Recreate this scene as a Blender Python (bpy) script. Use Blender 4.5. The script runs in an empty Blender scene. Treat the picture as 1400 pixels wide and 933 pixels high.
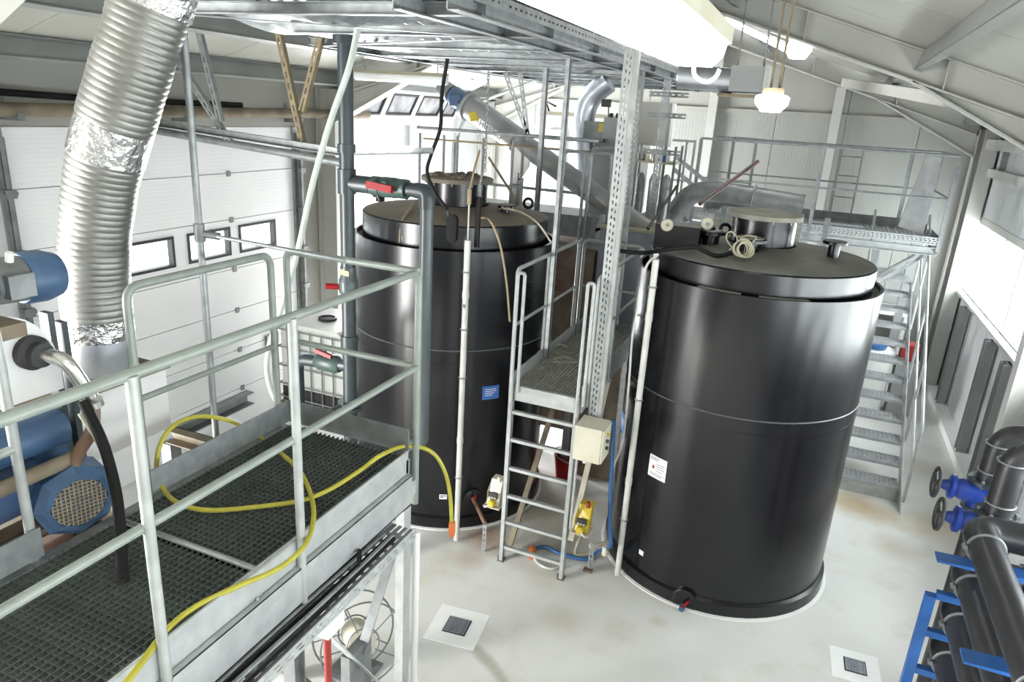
import bpy, math, random
from mathutils import Vector, Matrix
random.seed(7)
scene = bpy.context.scene
col = scene.collection
R_ = math.radians

# ------------------------------------------------------------------ camera, sky, daylight, exposure
cam_data = bpy.data.cameras.new('camera')
cam = bpy.data.objects.new('camera', cam_data); col.objects.link(cam)
cam_data.sensor_width = 36.0; cam_data.lens = 24.9; cam_data.clip_start = 0.05; cam_data.clip_end = 300
_f = Vector((-0.354562, 0.881483, -0.311888)); _r = Vector((0.918998, 0.390031, 0.057599)); _u = Vector((-0.172419, 0.266203, 0.948371))
m = Matrix.Identity(4)
for i in range(3):
    m[i][0] = _r[i]; m[i][1] = _u[i]; m[i][2] = -_f[i]
m[0][3], m[1][3], m[2][3] = 0.0, 0.0, 4.0
cam.matrix_world = m
scene.camera = cam

world = bpy.data.worlds.new('sky'); scene.world = world; world.use_nodes = True
_bg = world.node_tree.nodes['Background']
_bg.inputs[0].default_value = (0.93, 0.97, 1.0, 1); _bg.inputs[1].default_value = 3.0

def daylight(name, loc, rot, sx, sy, power, color=(1, 1, 1)):
    l = bpy.data.lights.new(name, 'AREA'); l.shape = 'RECTANGLE'; l.size = sx; l.size_y = sy
    l.energy = power; l.color = color
    o = bpy.data.objects.new(name, l); col.objects.link(o)
    o.location = loc; o.rotation_euler = rot
    return o
# daylight entering through the strip window (right), the raised sectional door (left) plus an unseen side opening added to brighten the near floor
daylight('window_daylight', (2.75, 6.0, 2.25), (0, R_(90), 0), 1.05, 13.5, 235, (0.95, 0.98, 1))
daylight('door_daylight', (-6.45, 9.8, 1.4), (0, R_(-90), 0), 2.4, 3.2, 520, (0.97, 0.98, 1))
daylight('added_side_fill', (-6.45, -.8, 1.75), (0, R_(-90), 0), 3.3, 3.4, 700, (1, 0.99, 0.97))

vs = scene.view_settings
scene.display_settings.display_device = 'sRGB'
vs.view_transform = 'Standard'; vs.look = 'None'; vs.gamma = 1.0; vs.exposure = 1.25
vs.use_curve_mapping = False
scene.cycles.max_bounces = 10; scene.cycles.diffuse_bounces = 6
scene.cycles.sample_clamp_indirect = 6.0
scene.cycles.use_denoising = True

# ------------------------------------------------------------------ materials
M = {}
def pm(name, c1, c2=None, scale=4.0, rough=0.5, metal=0.0, bump=0.0, bscale=None, rough2=None, stretch=None, spec=None, detail=5.0, lo=0.35, hi=0.65):
    mt = bpy.data.materials.new(name); mt.use_nodes = True
    nt = mt.node_tree; bs = nt.nodes['Principled BSDF']
    bs.inputs['Roughness'].default_value = rough; bs.inputs['Metallic'].default_value = metal
    if spec is not None: bs.inputs['Specular IOR Level'].default_value = spec
    bs.inputs['Base Color'].default_value = (*c1, 1)
    if c2 is not None or bump:
        tc = nt.nodes.new('ShaderNodeTexCoord'); mp = nt.nodes.new('ShaderNodeMapping')
        nt.links.new(tc.outputs['Object'], mp.inputs[0])
        if stretch: mp.inputs['Scale'].default_value = stretch
    if c2 is not None:
        nz = nt.nodes.new('ShaderNodeTexNoise'); nz.inputs['Scale'].default_value = scale; nz.inputs['Detail'].default_value = detail
        nt.links.new(mp.outputs[0], nz.inputs['Vector'])
        rp = nt.nodes.new('ShaderNodeValToRGB')
        rp.color_ramp.elements[0].position = lo; rp.color_ramp.elements[0].color = (*c1, 1)
        rp.color_ramp.elements[1].position = hi; rp.color_ramp.elements[1].color = (*c2, 1)
        nt.links.new(nz.outputs['Fac'], rp.inputs[0]); nt.links.new(rp.outputs[0], bs.inputs['Base Color'])
        if rough2 is not None:
            mr = nt.nodes.new('ShaderNodeMapRange'); mr.inputs['To Min'].default_value = rough; mr.inputs['To Max'].default_value = rough2
            nt.links.new(nz.outputs['Fac'], mr.inputs['Value']); nt.links.new(mr.outputs[0], bs.inputs['Roughness'])
    if bump:
        nb = nt.nodes.new('ShaderNodeTexNoise'); nb.inputs['Scale'].default_value = bscale or scale * 4; nb.inputs['Detail'].default_value = 4
        nt.links.new(mp.outputs[0], nb.inputs['Vector'])
        bp = nt.nodes.new('ShaderNodeBump'); bp.inputs['Strength'].default_value = bump; bp.inputs['Distance'].default_value = 0.02
        nt.links.new(nb.outputs['Fac'], bp.inputs['Height']); nt.links.new(bp.outputs[0], bs.inputs['Normal'])
    M[name] = mt
    return mt
def em(name, c, s):
    mt = bpy.data.materials.new(name); mt.use_nodes = True
    nt = mt.node_tree; bs = nt.nodes['Principled BSDF']
    bs.inputs['Base Color'].default_value = (*c, 1)
    bs.inputs['Emission Color'].default_value = (*c, 1); bs.inputs['Emission Strength'].default_value = s
    M[name] = mt; return mt

pm('white_panel', (.80, .81, .80), (.74, .75, .74), 1.2, .45)
pm('door_white', (.82, .83, .84), (.78, .79, .80), 1.0, .4)
pm('wall_grey', (.34, .34, .31), (.30, .30, .27), 1.0, .5)
pm('roof_sheet', (.42, .42, .38), (.36, .36, .32), 0.8, .5)
pm('steel_white', (.50, .50, .47), (.45, .45, .42), 2.0, .42)
pm('steel_grey', (.32, .33, .33), (.27, .28, .28), 2.0, .42)
pm('purlin', (.30, .31, .30), (.25, .26, .25), 2.0, .45, .3)
pm('galv', (.32, .34, .345), (.24, .255, .26), 14, .42, .55, rough2=.55)
pm('galv_light', (.48, .50, .50), (.39, .41, .41), 12, .4, .3)
pm('galv_dull', (.25, .265, .265), (.18, .19, .19), 10, .5, .5)
pm('rail', (.27, .30, .275), (.22, .25, .225), 9, .42, .15)
pm('rail_light', (.44, .46, .45), (.34, .355, .345), 9, .42, .2)
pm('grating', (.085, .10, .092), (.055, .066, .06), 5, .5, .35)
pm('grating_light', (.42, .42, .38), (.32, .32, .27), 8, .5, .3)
pm('tread', (.46, .47, .48), (.37, .38, .39), 8, .45, .4)
pm('black_pe', (.004, .004, .006), (.007, .007, .009), 3, .2, rough2=.3, bump=.05, bscale=3, stretch=(1, 1, .35), spec=.5)
pm('black_rubber', (.006, .006, .006), (.010, .010, .010), 8, .65, spec=.2)
pm('lid_dust', (.20, .20, .17), (.11, .11, .095), 2.2, .6, bump=.05)
pm('lid_rust', (.12, .105, .08), (.19, .155, .11), 2.2, .7, bump=.08)
pm('cover_dust', (.30, .29, .24), (.20, .195, .16), 4, .7)
pm('seam', (.07, .07, .08), (.10, .10, .11), 20, .35)
pm('pvc_dark', (.035, .047, .052), (.027, .036, .04), 6, .38)
pm('pvc_grey', (.075, .092, .096), (.06, .075, .08), 6, .36)
pm('pvc_green', (.05, .085, .075), (.035, .06, .055), 6, .4)
pm('pe_pipe', (.035, .035, .038), (.025, .025, .027), 6, .36)
pm('red', (.26, .006, .01), (.21, .005, .008), 6, .5, spec=.2)
pm('red_paint', (.30, .025, .02), (.24, .02, .018), 6, .45)
pm('orange', (.60, .16, .03), (.52, .13, .025), rough=.45)
pm('yellow', (.55, .42, .03), (.47, .35, .025), 6, .4)
pm('yellow_hose', (.40, .37, .035), (.33, .30, .03), 10, .4)
pm('cream', (.62, .59, .48), (.56, .53, .42), 6, .45)
pm('beige', (.50, .47, .38), (.42, .38, .29), 6, .5)
pm('blue_motor', (.055, .115, .22), (.035, .075, .145), 6, .4, rough2=.5)
pm('blue_dark', (.035, .075, .16), (.05, .10, .20), 6, .45)
pm('blue_frame', (.03, .13, .40), (.025, .10, .33), 4, .4)
pm('blue_valve', (.015, .04, .25), (.02, .06, .30), 6, .35)
pm('blue_sign', (.05, .16, .48), None, rough=.4)
pm('blue_hose', (.03, .12, .30), (.025, .10, .26), rough=.4)
pm('paper', (.82, .82, .82), None, rough=.5)
pm('ink', (.10, .10, .12), None, rough=.6)
pm('rope', (.48, .45, .34), (.38, .35, .26), 30, .8)
pm('rope_tan', (.34, .27, .17), (.26, .20, .12), 30, .8)
pm('clear_tube', (.60, .60, .56), (.50, .50, .47), 8, .25)
pm('white_hose', (.50, .54, .50), (.44, .48, .44), 8, .35)
pm('stainless', (.62, .61, .58), (.50, .49, .46), 5, .26, .9)
pm('screw_grey', (.33, .33, .32), (.26, .26, .25), 4, .38, .25)
pm('foil', (.25, .25, .235), (.19, .19, .175), 6, .40, .7, bump=.10, bscale=24)
pm('foil_tape', (.70, .70, .70), (.50, .50, .50), 14, .16, .95, bump=.9, bscale=22)
pm('galv_duct', (.62, .65, .70), (.52, .55, .60), 9, .32, .8)
pm('hopper', (.26, .28, .32), (.22, .24, .28), 4, .4)
pm('rust_brown', (.16, .085, .05), (.24, .19, .16), 4, .7, bump=.1)
pm('brown_dirty', (.23, .19, .13), (.13, .105, .075), 5, .7)
pm('booth_white', (.70, .70, .70), (.64, .64, .64), 3, .45)
pm('booth_top', (.36, .34, .24), (.30, .28, .20), 5, .6)
pm('dark', (.03, .03, .03), None, rough=.6)
pm('mesh_brown', (.30, .24, .15), (.22, .17, .105), 30, .6)
pm('drain_concrete', (.90, .90, .88), (.86, .86, .84), 6, .5)
pm('drain_metal', (.26, .28, .33), (.42, .44, .48), 40, .4, .6)
pm('hoist_wood', (.24, .19, .11), (.16, .13, .08), 10, .7)
pm('rod_red', (.10, .03, .03), (.03, .02, .02), 8, .4)
pm('jerry', (.74, .75, .72), None, rough=.35)
pm('frosted', (.85, .86, .86), None, rough=.5)
em('tube_glow', (1.0, 1.0, .98), 9.0)
em('bulkhead_glow', (1.0, .97, 1.0), 12.0)
# smoky acrylic of the raised door's windows
pm('pane_smoky', (.17, .17, .19), (.34, .34, .36), 5, .25)
# ribbed wall sheeting: fine vertical micro ribs
def ribbed(name, c1, c2, axis, freq, strength=.25):
    mt = pm(name, c1, c2, 1.0, .45); nt = mt.node_tree; bs = nt.nodes['Principled BSDF']
    tc = nt.nodes.new('ShaderNodeTexCoord'); wv = nt.nodes.new('ShaderNodeTexWave')
    wv.bands_direction = axis; wv.inputs['Scale'].default_value = freq; wv.inputs['Distortion'].default_value = 0
    nt.links.new(tc.outputs['Object'], wv.inputs['Vector'])
    bp = nt.nodes.new('ShaderNodeBump'); bp.inputs['Strength'].default_value = strength; bp.inputs['Distance'].default_value = .004
    nt.links.new(wv.outputs['Fac'], bp.inputs['Height']); nt.links.new(bp.outputs[0], bs.inputs['Normal'])
ribbed('wall_ribbed', (.34, .345, .32), (.31, .315, .295), 'X', 6.0)
ribbed('wall_ribbed_y', (.56, .57, .58), (.52, .53, .54), 'Y', 6.0)
ribbed('door_ribbed', (.83, .84, .85), (.79, .80, .81), 'Z', 8.0, .15)

# coated concrete floor with rust and ochre stains
def floor_material():
    mt = pm('floor_coat', (.74, .74, .71), (.66, .66, .625), .9, .34, rough2=.5)
    nt = mt.node_tree; bs = nt.nodes['Principled BSDF']
    tc = nt.nodes.new('ShaderNodeNewGeometry')
    base = bs.inputs['Base Color'].links[0].from_socket
    nz = nt.nodes.new('ShaderNodeTexNoise'); nz.inputs['Scale'].default_value = 1.7; nz.inputs['Detail'].default_value = 8; nz.inputs['Roughness'].default_value = .62
    nt.links.new(tc.outputs['Position'], nz.inputs['Vector'])
    acc = base
    def mix(fac, colr, prev):
        mx = nt.nodes.new('ShaderNodeMix'); mx.data_type = 'RGBA'
        nt.links.new(fac, mx.inputs[0]); nt.links.new(prev, mx.inputs[6]); mx.inputs[7].default_value = (*colr, 1)
        return mx.outputs[2]
    # faint ochre veil all over
    r0 = nt.nodes.new('ShaderNodeMapRange'); r0.inputs['From Min'].default_value = .52; r0.inputs['From Max'].default_value = .74; r0.inputs['To Max'].default_value = .55
    nt.links.new(nz.outputs['Fac'], r0.inputs['Value']); acc = mix(r0.outputs[0], (.50, .45, .33), acc)
    for (x, y, rad, colr, amt) in FLOOR_STAINS:
        vm = nt.nodes.new('ShaderNodeVectorMath'); vm.operation = 'DISTANCE'; vm.inputs[1].default_value = (x, y, 0)
        nt.links.new(tc.outputs['Position'], vm.inputs[0])
        a = nt.nodes.new('ShaderNodeMath'); a.operation = 'MULTIPLY_ADD'; a.inputs[1].default_value = 1.1 * rad
        nt.links.new(nz.outputs['Fac'], a.inputs[0]); a.inputs[2].default_value = -.55 * rad
        s = nt.nodes.new('ShaderNodeMath'); s.operation = 'ADD'; nt.links.new(vm.outputs['Value'], s.inputs[0]); nt.links.new(a.outputs[0], s.inputs[1])
        mr = nt.nodes.new('ShaderNodeMapRange'); mr.inputs['From Min'].default_value = rad; mr.inputs['From Max'].default_value = rad * .25
        mr.inputs['To Min'].default_value = 0; mr.inputs['To Max'].default_value = amt
        nt.links.new(s.outputs[0], mr.inputs['Value'])
        acc = mix(mr.outputs[0], colr, acc)
    nt.links.new(acc, bs.inputs['Base Color'])
ochre = (.42, .30, .13); rust = (.36, .19, .09); dirt = (.30, .26, .19)
FLOOR_STAINS = [(*(1.044, 8.030, 0.000)[:2], .42, ochre, .75), (*(1.297, 7.911, 0.000)[:2], .30, ochre, .5), (*(1.391, 7.272, 0.000)[:2], .30, (.46,.36,.24), .5),
    (*(-2.357, 5.502, 0.000)[:2], .30, rust, .7), (*(-2.358, 5.102, 0.000)[:2], .22, rust, .4), (*(-2.096, 6.330, 0.000)[:2], .75, dirt, .75), (*(-1.728, 5.765, 0.000)[:2], .45, dirt, .5),
    (*(-1.287, 4.708, 0.000)[:2], .22, ochre, .28), (*(-0.571, 5.072, 0.000)[:2], .10, ochre, .3), (*(1.797, 7.935, 0.000)[:2], .45, ochre, .5),
    (*(1.897, 9.472, 0.000)[:2], .35, (.45,.38,.26), .4), (*(-1.625, 5.180, 0.000)[:2], .25, ochre, .22), (*(0.993, 8.970, 0.000)[:2], .3, ochre, .4)] + [(*q[:2], .075, (.40, .40, .33), .8) for q in ((-1.890, 4.158, 0.000), (-1.801, 4.105, 0.000), (-1.734, 4.069, 0.000), (-1.668, 4.035, 0.000), (-1.600, 3.994, 0.000), (-1.539, 3.951, 0.000), (-1.484, 3.907, 0.000), (-1.432, 3.856, 0.000))]
floor_material()
# ------------------------------------------------------------------ mesh helpers
def V(p): return Vector(p)
def frame_of(d, up=(0, 0, 1)):
    d = V(d).normalized(); u = V(up)
    if abs(d.dot(u)) > .98: u = Vector((0, 1, 0)) if abs(d.y) < .9 else Vector((1, 0, 0))
    s = d.cross(u).normalized(); t = s.cross(d).normalized()
    return d, s, t
class MB:
    def __init__(self): self.v = []; self.f = []
    def add(self, vs, fs):
        n = len(self.v); self.v += [tuple(p) for p in vs]; self.f += [tuple(i + n for i in q) for q in fs]; return self
    def hexa(self, p):
        return self.add(p, [(0, 3, 2, 1), (4, 5, 6, 7), (0, 1, 5, 4), (1, 2, 6, 5), (2, 3, 7, 6), (3, 0, 4, 7)])
    def box(self, c, s, rz=0):
        x, y, z = s[0] / 2, s[1] / 2, s[2] / 2; ca, sa = math.cos(rz), math.sin(rz)
        return self.hexa([(c[0] + a * ca - b * sa, c[1] + a * sa + b * ca, c[2] + d) for d in (-z, z) for a, b in ((-x, -y), (x, -y), (x, y), (-x, y))])
    def box2(self, a, b):
        return self.box([(a[i] + b[i]) / 2 for i in range(3)], [abs(a[i] - b[i]) for i in range(3)])
    def beam(self, p0, p1, w, h, up=(0, 0, 1), off=(0, 0)):
        d, s, t = frame_of(V(p1) - V(p0), up); o = s * off[0] + t * off[1]
        return self.hexa([tuple(V(p) + o + s * a + t * b) for p in (p0, p1) for a, b in ((-w / 2, -h / 2), (w / 2, -h / 2), (w / 2, h / 2), (-w / 2, h / 2))])
    def ibeam(self, p0, p1, w, h, tw=.012, tf=.016, up=(0, 0, 1)):
        self.beam(p0, p1, tw, h - 2 * tf, up); self.beam(p0, p1, w, tf, up, (0, h / 2 - tf / 2)); return self.beam(p0, p1, w, tf, up, (0, -h / 2 + tf / 2))
    def channel(self, p0, p1, w, h, t=.008, up=(0, 0, 1), side=1):
        self.beam(p0, p1, t, h, up, (-side * (w / 2 - t / 2), 0)); self.beam(p0, p1, w, t, up, (0, h / 2 - t / 2)); return self.beam(p0, p1, w, t, up, (0, -h / 2 + t / 2))
    def tube(self, pts, r, n=10, closed=False, cap=True):
        pts = [V(p) for p in pts]; N = len(pts); rs = r if isinstance(r, (list, tuple)) else [r] * N
        prev = None; base = len(self.v); rings = []
        for i, p in enumerate(pts):
            if closed: d = pts[(i + 1) % N] - pts[i - 1]
            else: d = pts[min(i + 1, N - 1)] - pts[max(i - 1, 0)]
            d = d.normalized() if d.length > 1e-9 else Vector((0, 0, 1))
            if prev is None: _, s, t = frame_of(d)
            else:
                s = prev - d * prev.dot(d); s = s.normalized() if s.length > 1e-6 else frame_of(d)[1]; t = s.cross(d)
            prev = s; rings.append([p + (s * math.cos(2 * math.pi * k / n) + t * math.sin(2 * math.pi * k / n)) * rs[i] for k in range(n)])
        vs = [q for g in rings for q in g]; fs = []
        for i in range(N if closed else N - 1):
            a, b = i * n, ((i + 1) % N) * n
            fs += [(a + k, a + (k + 1) % n, b + (k + 1) % n, b + k) for k in range(n)]
        if cap and not closed: fs += [tuple(range(n - 1, -1, -1)), tuple(range((N - 1) * n, N * n))]
        return self.add(vs, fs)
    def cyl(self, p0, p1, r, n=16, r2=None):
        return self.tube([p0, p1], [r, r if r2 is None else r2], n)
    def lathe(self, prof, c=(0, 0, 0), n=32, axis=(0, 0, 1), closed=False):
        d = V(axis).normalized()
        if abs(d.z) > .999: s, t = Vector((1, 0, 0)), Vector((0, 1, 0)) * (1 if d.z > 0 else -1)
        else: _, s, t = frame_of(d)
        vs = []; fs = []; K = len(prof)
        for (r, h) in prof:
            for k in range(n):
                a = 2 * math.pi * k / n
                vs.append(V(c) + s * (math.cos(a) * r) + t * (math.sin(a) * r) + d * h)
        for i in range(K if closed else K - 1):
            a, b = i * n, ((i + 1) % K) * n
            fs += [(a + k, a + (k + 1) % n, b + (k + 1) % n, b + k) for k in range(n)]
        if not closed:
            if prof[0][0] > 1e-5: fs.append(tuple(range(n - 1, -1, -1)))
            if prof[-1][0] > 1e-5: fs.append(tuple(range((K - 1) * n, K * n)))
        return self.add(vs, fs)
    def ring(self, c, R, r, axis=(0, 0, 1), n=24, m=6):
        _, s, t = frame_of(axis); return self.tube([V(c) + s * (R * math.cos(2 * math.pi * k / n)) + t * (R * math.sin(2 * math.pi * k / n)) for k in range(n)], r, m, closed=True)
    def prism(self, poly, off):
        n = len(poly); o = V(off); vs = [V(p) for p in poly] + [V(p) + o for p in poly]
        return self.add(vs, [tuple(range(n - 1, -1, -1)), tuple(range(n, 2 * n))] + [(k, (k + 1) % n, n + (k + 1) % n, n + k) for k in range(n)])
    def ball(self, c, r, n=12, k=8, sz=1.0):
        return self.lathe([(r * math.sin(math.pi * i / k), -r * sz * math.cos(math.pi * i / k)) for i in range(k + 1)], c, n)
    def build(self, name, mat, parent=None, smooth=False, **props):
        me = bpy.data.meshes.new(name)
        if parent is not None: o0 = ORG[parent.name]
        else:
            xs = [p[0] for p in self.v]; ys = [p[1] for p in self.v]; zs = [p[2] for p in self.v]
            o0 = ((min(xs) + max(xs)) / 2, (min(ys) + max(ys)) / 2, min(zs))
        me.from_pydata([(p[0] - o0[0], p[1] - o0[1], p[2] - o0[2]) for p in self.v], [], self.f); me.update()
        import bmesh
        bm = bmesh.new(); bm.from_mesh(me); bmesh.ops.recalc_face_normals(bm, faces=bm.faces); bm.to_mesh(me); bm.free()
        if smooth:
            me.shade_smooth(); me.set_sharp_from_angle(angle=R_(40))
        me.materials.append(M[mat] if isinstance(mat, str) else mat)
        o = bpy.data.objects.new(name, me); col.objects.link(o)
        if parent is not None: o.parent = parent
        else: o.location = o0
        ORG[o.name] = o0
        tag(o, **props)
        return o
ORG = {}
def tag(o, label=None, cat=None, group=None, kind=None):
    if label: o['label'] = label
    if cat: o['category'] = cat
    if group: o['group'] = group
    if kind: o['kind'] = kind
    return o
def thing(name, loc, label, cat, group=None):
    o = bpy.data.objects.new(name, None); col.objects.link(o); o.location = loc; o.empty_display_size = .1
    ORG[o.name] = tuple(loc); return tag(o, label, cat, group)
def struct(name, mb, mat, label=None, smooth=False, parent=None):
    return mb.build(name, mat, parent, smooth, label=label, kind='structure')
def mesh_piece(name, me, mat_unused, parent, loc):
    """a repeated piece that shares mesh data; loc is a world point for the mesh's own origin"""
    o = bpy.data.objects.new(name, me); col.objects.link(o); o.parent = parent
    b = ORG[parent.name]; o.location = (loc[0] - b[0], loc[1] - b[1], loc[2] - b[2]); ORG[o.name] = tuple(loc); return o
def shared(mb, mat, smooth=False):
    o = mb.build('piece', mat, None, smooth); me = o.data; loc = Vector(o.location)
    for v in me.vertices: v.co += loc
    bpy.data.objects.remove(o); return me
def spline(pts, k=8, closed=False):
    P = [V(p) for p in pts]; out = []; n = len(P)
    rng = range(n if closed else n - 1)
    for i in rng:
        p0 = P[i - 1] if (i > 0 or closed) else P[0]; p1 = P[i]; p2 = P[(i + 1) % n]; p3 = P[(i + 2) % n] if (i + 2 < n or closed) else P[-1]
        for j in range(k):
            t = j / k
            out.append(.5 * ((2 * p1) + (p2 - p0) * t + (2 * p0 - 5 * p1 + 4 * p2 - p3) * t * t + (3 * p1 - p0 - 3 * p2 + p3) * t ** 3))
    if not closed: out.append(P[-1])
    return out
def bend(pts, r, k=6):
    P = [V(p) for p in pts]; out = [P[0]]
    for i in range(1, len(P) - 1):
        a = (P[i - 1] - P[i]); b = (P[i + 1] - P[i]); rr = min(r, a.length * .49, b.length * .49)
        a = P[i] + a.normalized() * rr; b = P[i] + b.normalized() * rr
        for j in range(k + 1):
            t = j / k; out.append(a * (1 - t) ** 2 + P[i] * (2 * t * (1 - t)) + b * t * t)
    out.append(P[-1]); return out
def T(pts, r, n=10, **k): return MB().tube(pts, r, n, **k)
def slotted_plate(mb, p0, p1, w, t, up, pitch=.06, slot=.032, rows=2, sw=.009):
    """a plate from p0 to p1 with rows of real slots: long strips joined by short bridges"""
    d, s, tt = frame_of(V(p1) - V(p0), up); L = (V(p1) - V(p0)).length
    gaps = [(-w / 2 + w * (i + 1) / (rows + 1)) for i in range(rows)]
    edges = [-w / 2] + [e for g in gaps for e in (g - sw / 2, g + sw / 2)] + [w / 2]
    for i in range(0, len(edges), 2):
        a, b = edges[i], edges[i + 1]; mb.beam(p0, p1, b - a, t, up, ((a + b) / 2, 0))
    nn = int(L / pitch)
    for g_i, g in enumerate(gaps):
        for k in range(nn):
            c = (k + .5 + .25 * (g_i % 2)) * pitch
            q0 = V(p0) + d * (c - (pitch - slot) / 2); q1 = V(p0) + d * (c + (pitch - slot) / 2)
            mb.beam(q0, q1, sw, t, up, (g, 0))
    return mb
def text_on(name, txt, size, loc, xdir, ydir, mat, parent):
    cu = bpy.data.curves.new(name, 'FONT'); cu.body = txt; cu.size = size; cu.align_x = 'CENTER'; cu.align_y = 'CENTER'; cu.extrude = .0008
    tmp = bpy.data.objects.new(name, cu); col.objects.link(tmp)
    me = bpy.data.meshes.new_from_object(tmp.evaluated_get(bpy.context.evaluated_depsgraph_get()))
    bpy.data.objects.remove(tmp)
    x = V(xdir).normalized(); z = x.cross(V(ydir)).normalized(); y = z.cross(x)
    mt = Matrix((x, y, z)).transposed().to_4x4(); b = V(ORG[parent.name])
    mt.translation = V(loc) - b; me.transform(mt); me.materials.append(M[mat])
    o = bpy.data.objects.new(name, me); col.objects.link(o); o.parent = parent; ORG[o.name] = ORG[parent.name]; return o
# ------------------------------------------------------------------ pane material: clear, lets daylight through
def clear_pane(name):
    mt = bpy.data.materials.new(name); mt.use_nodes = True; nt = mt.node_tree; nt.nodes.remove(nt.nodes['Principled BSDF'])
    out = nt.nodes['Material Output']; tr = nt.nodes.new('ShaderNodeBsdfTransparent'); tr.inputs[0].default_value = (.95, .97, .97, 1)
    gs = nt.nodes.new('ShaderNodeBsdfGlossy'); gs.inputs['Roughness'].default_value = .03
    mx = nt.nodes.new('ShaderNodeMixShader'); mx.inputs[0].default_value = .05
    nt.links.new(tr.outputs[0], mx.inputs[1]); nt.links.new(gs.outputs[0], mx.inputs[2]); nt.links.new(mx.outputs[0], out.inputs[0])
    M[name] = mt
clear_pane('pane')

XL, XR, YB, YF, RIDGE = -6.1, 2.42, 13.0, -5.3, -1.84
def roof_z(x): return 4.2 + .31 * ((x - XL) if x < RIDGE else (XR - x))
# ------------------------------------------------------------------ floor and ground
struct('floor', MB().box2((XL - .1, YF - .1, -.15), (XR + .12, YB + .1, 0)), 'floor_coat', 'pale grey coated concrete floor with ochre and rust stains')
struct('ground', MB().box2((-40, -40, -.5), (40, 45, -.16)), 'drain_concrete', 'pale paved yard outside the hall')
# ------------------------------------------------------------------ left wall with two sectional doors
wl = struct('wall_left', MB().box2((XL - .12, 7.42, 0), (XL, 8.12, 4.2)).box2((XL - .12, 3.85, 3.62), (XL, 7.42, 4.2)).box2((XL - .12, 8.12, 3.62), (XL, 11.75, 4.2)), 'wall_grey', 'grey sheeted wall around the sectional doors')
for a, b in ((YF, -4.2), (-4.2, -3.4), (-3.4, -2.55), (.95, 1.9), (1.9, 2.85), (2.85, 3.85), (11.75, 13.0)):
    struct('wall_panel', MB().box2((XL - .12, a + .004, 0), (XL, b - .004, 4.2)), 'wall_ribbed_y', parent=wl)
# door 1: closed sectional door, each section a piece
d1 = struct('door_1', MB().box2((XL - .02, 3.78, 0), (XL + .03, 3.86, 3.62)).box2((XL - .02, 7.38, 0), (XL + .03, 7.46, 3.62)), 'galv', 'closed white sectional door with three dark framed windows')
zs = [0.0, .52, 1.02, 1.52, 2.02, 2.60, 3.12, 3.63]
WIN1 = [(4.02, 4.33), (4.87, 5.46), (5.64, 6.26), (6.40, 7.02)]
for i in range(7):
    z0, z1 = zs[i] + .004, zs[i + 1] - .004
    mb = MB()
    if i == 4:
        ys = [3.86] + [y for w in ((4.00, 4.42),) + tuple(WIN1[1:]) for y in w] + [7.38]
        for k in range(0, len(ys), 2): mb.box2((XL - .05, ys[k], z0), (XL, ys[k + 1], z1))
        for w in ((4.00, 4.42),) + tuple(WIN1[1:]): mb.box2((XL - .05, w[0], z0), (XL, w[1], 2.19)).box2((XL - .05, w[0], 2.52), (XL, w[1], z1))
    else: mb.box2((XL - .05, 3.86, z0), (XL, 7.38, z1))
    mb.box2((XL - .06, 3.85, zs[i + 1] - .02), (XL - .045, 7.42, zs[i + 1] + .02))
    sec = struct('door_section', mb, 'door_ribbed', parent=d1)
    if i == 4:
        for w in ((4.00, 4.42),) + tuple(WIN1[1:]):
            y0, y1 = w; f = MB().box2((XL - .06, y0, 2.49), (XL + .012, y1, 2.52)).box2((XL - .06, y0, 2.19), (XL + .012, y1, 2.22)).box2((XL - .06, y0, 2.22), (XL + .012, y0 + .03, 2.49)).box2((XL - .06, y1 - .03, 2.22), (XL + .012, y1, 2.49))
            f.build('window_frame', 'dark', sec); MB().box2((XL - .045, y0 + .03, 2.22), (XL - .04, y1 - .03, 2.49)).build('pane', 'pane', sec)
    if i < 6:
        MB().box2((XL, 6.27, z1 - .03), (XL + .014, 6.32, z1 + .03)).build('hinge', 'galv_dull', sec)
MB().box2((XL, 6.74, .93), (XL + .03, 6.96, 1.07)).build('handle_plate', 'galv_dull', d1)
# door tracks and rollers along the jambs
for nm, y in (('left', 3.80), ('right', 7.45), ('far', 8.12)):
    tr = struct('trim_%d' % {'left': 1, 'right': 2, 'far': 3}[nm], MB().channel((XL + .07, y, 0), (XL + .07, y, 3.55), .07, .05, .004, (0, 1, 0)), 'galv_dull', 'galvanised roller track of a sectional door')
    for z in (.6, 1.1, 1.6, 2.1, 2.6, 3.1): MB().box((XL + .09, y, z), (.07, .09, .07)).cyl((XL + .1, y - .06, z), (XL + .1, y + .06, z), .022, 10).build('roller', 'galv_dull', tr)
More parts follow.
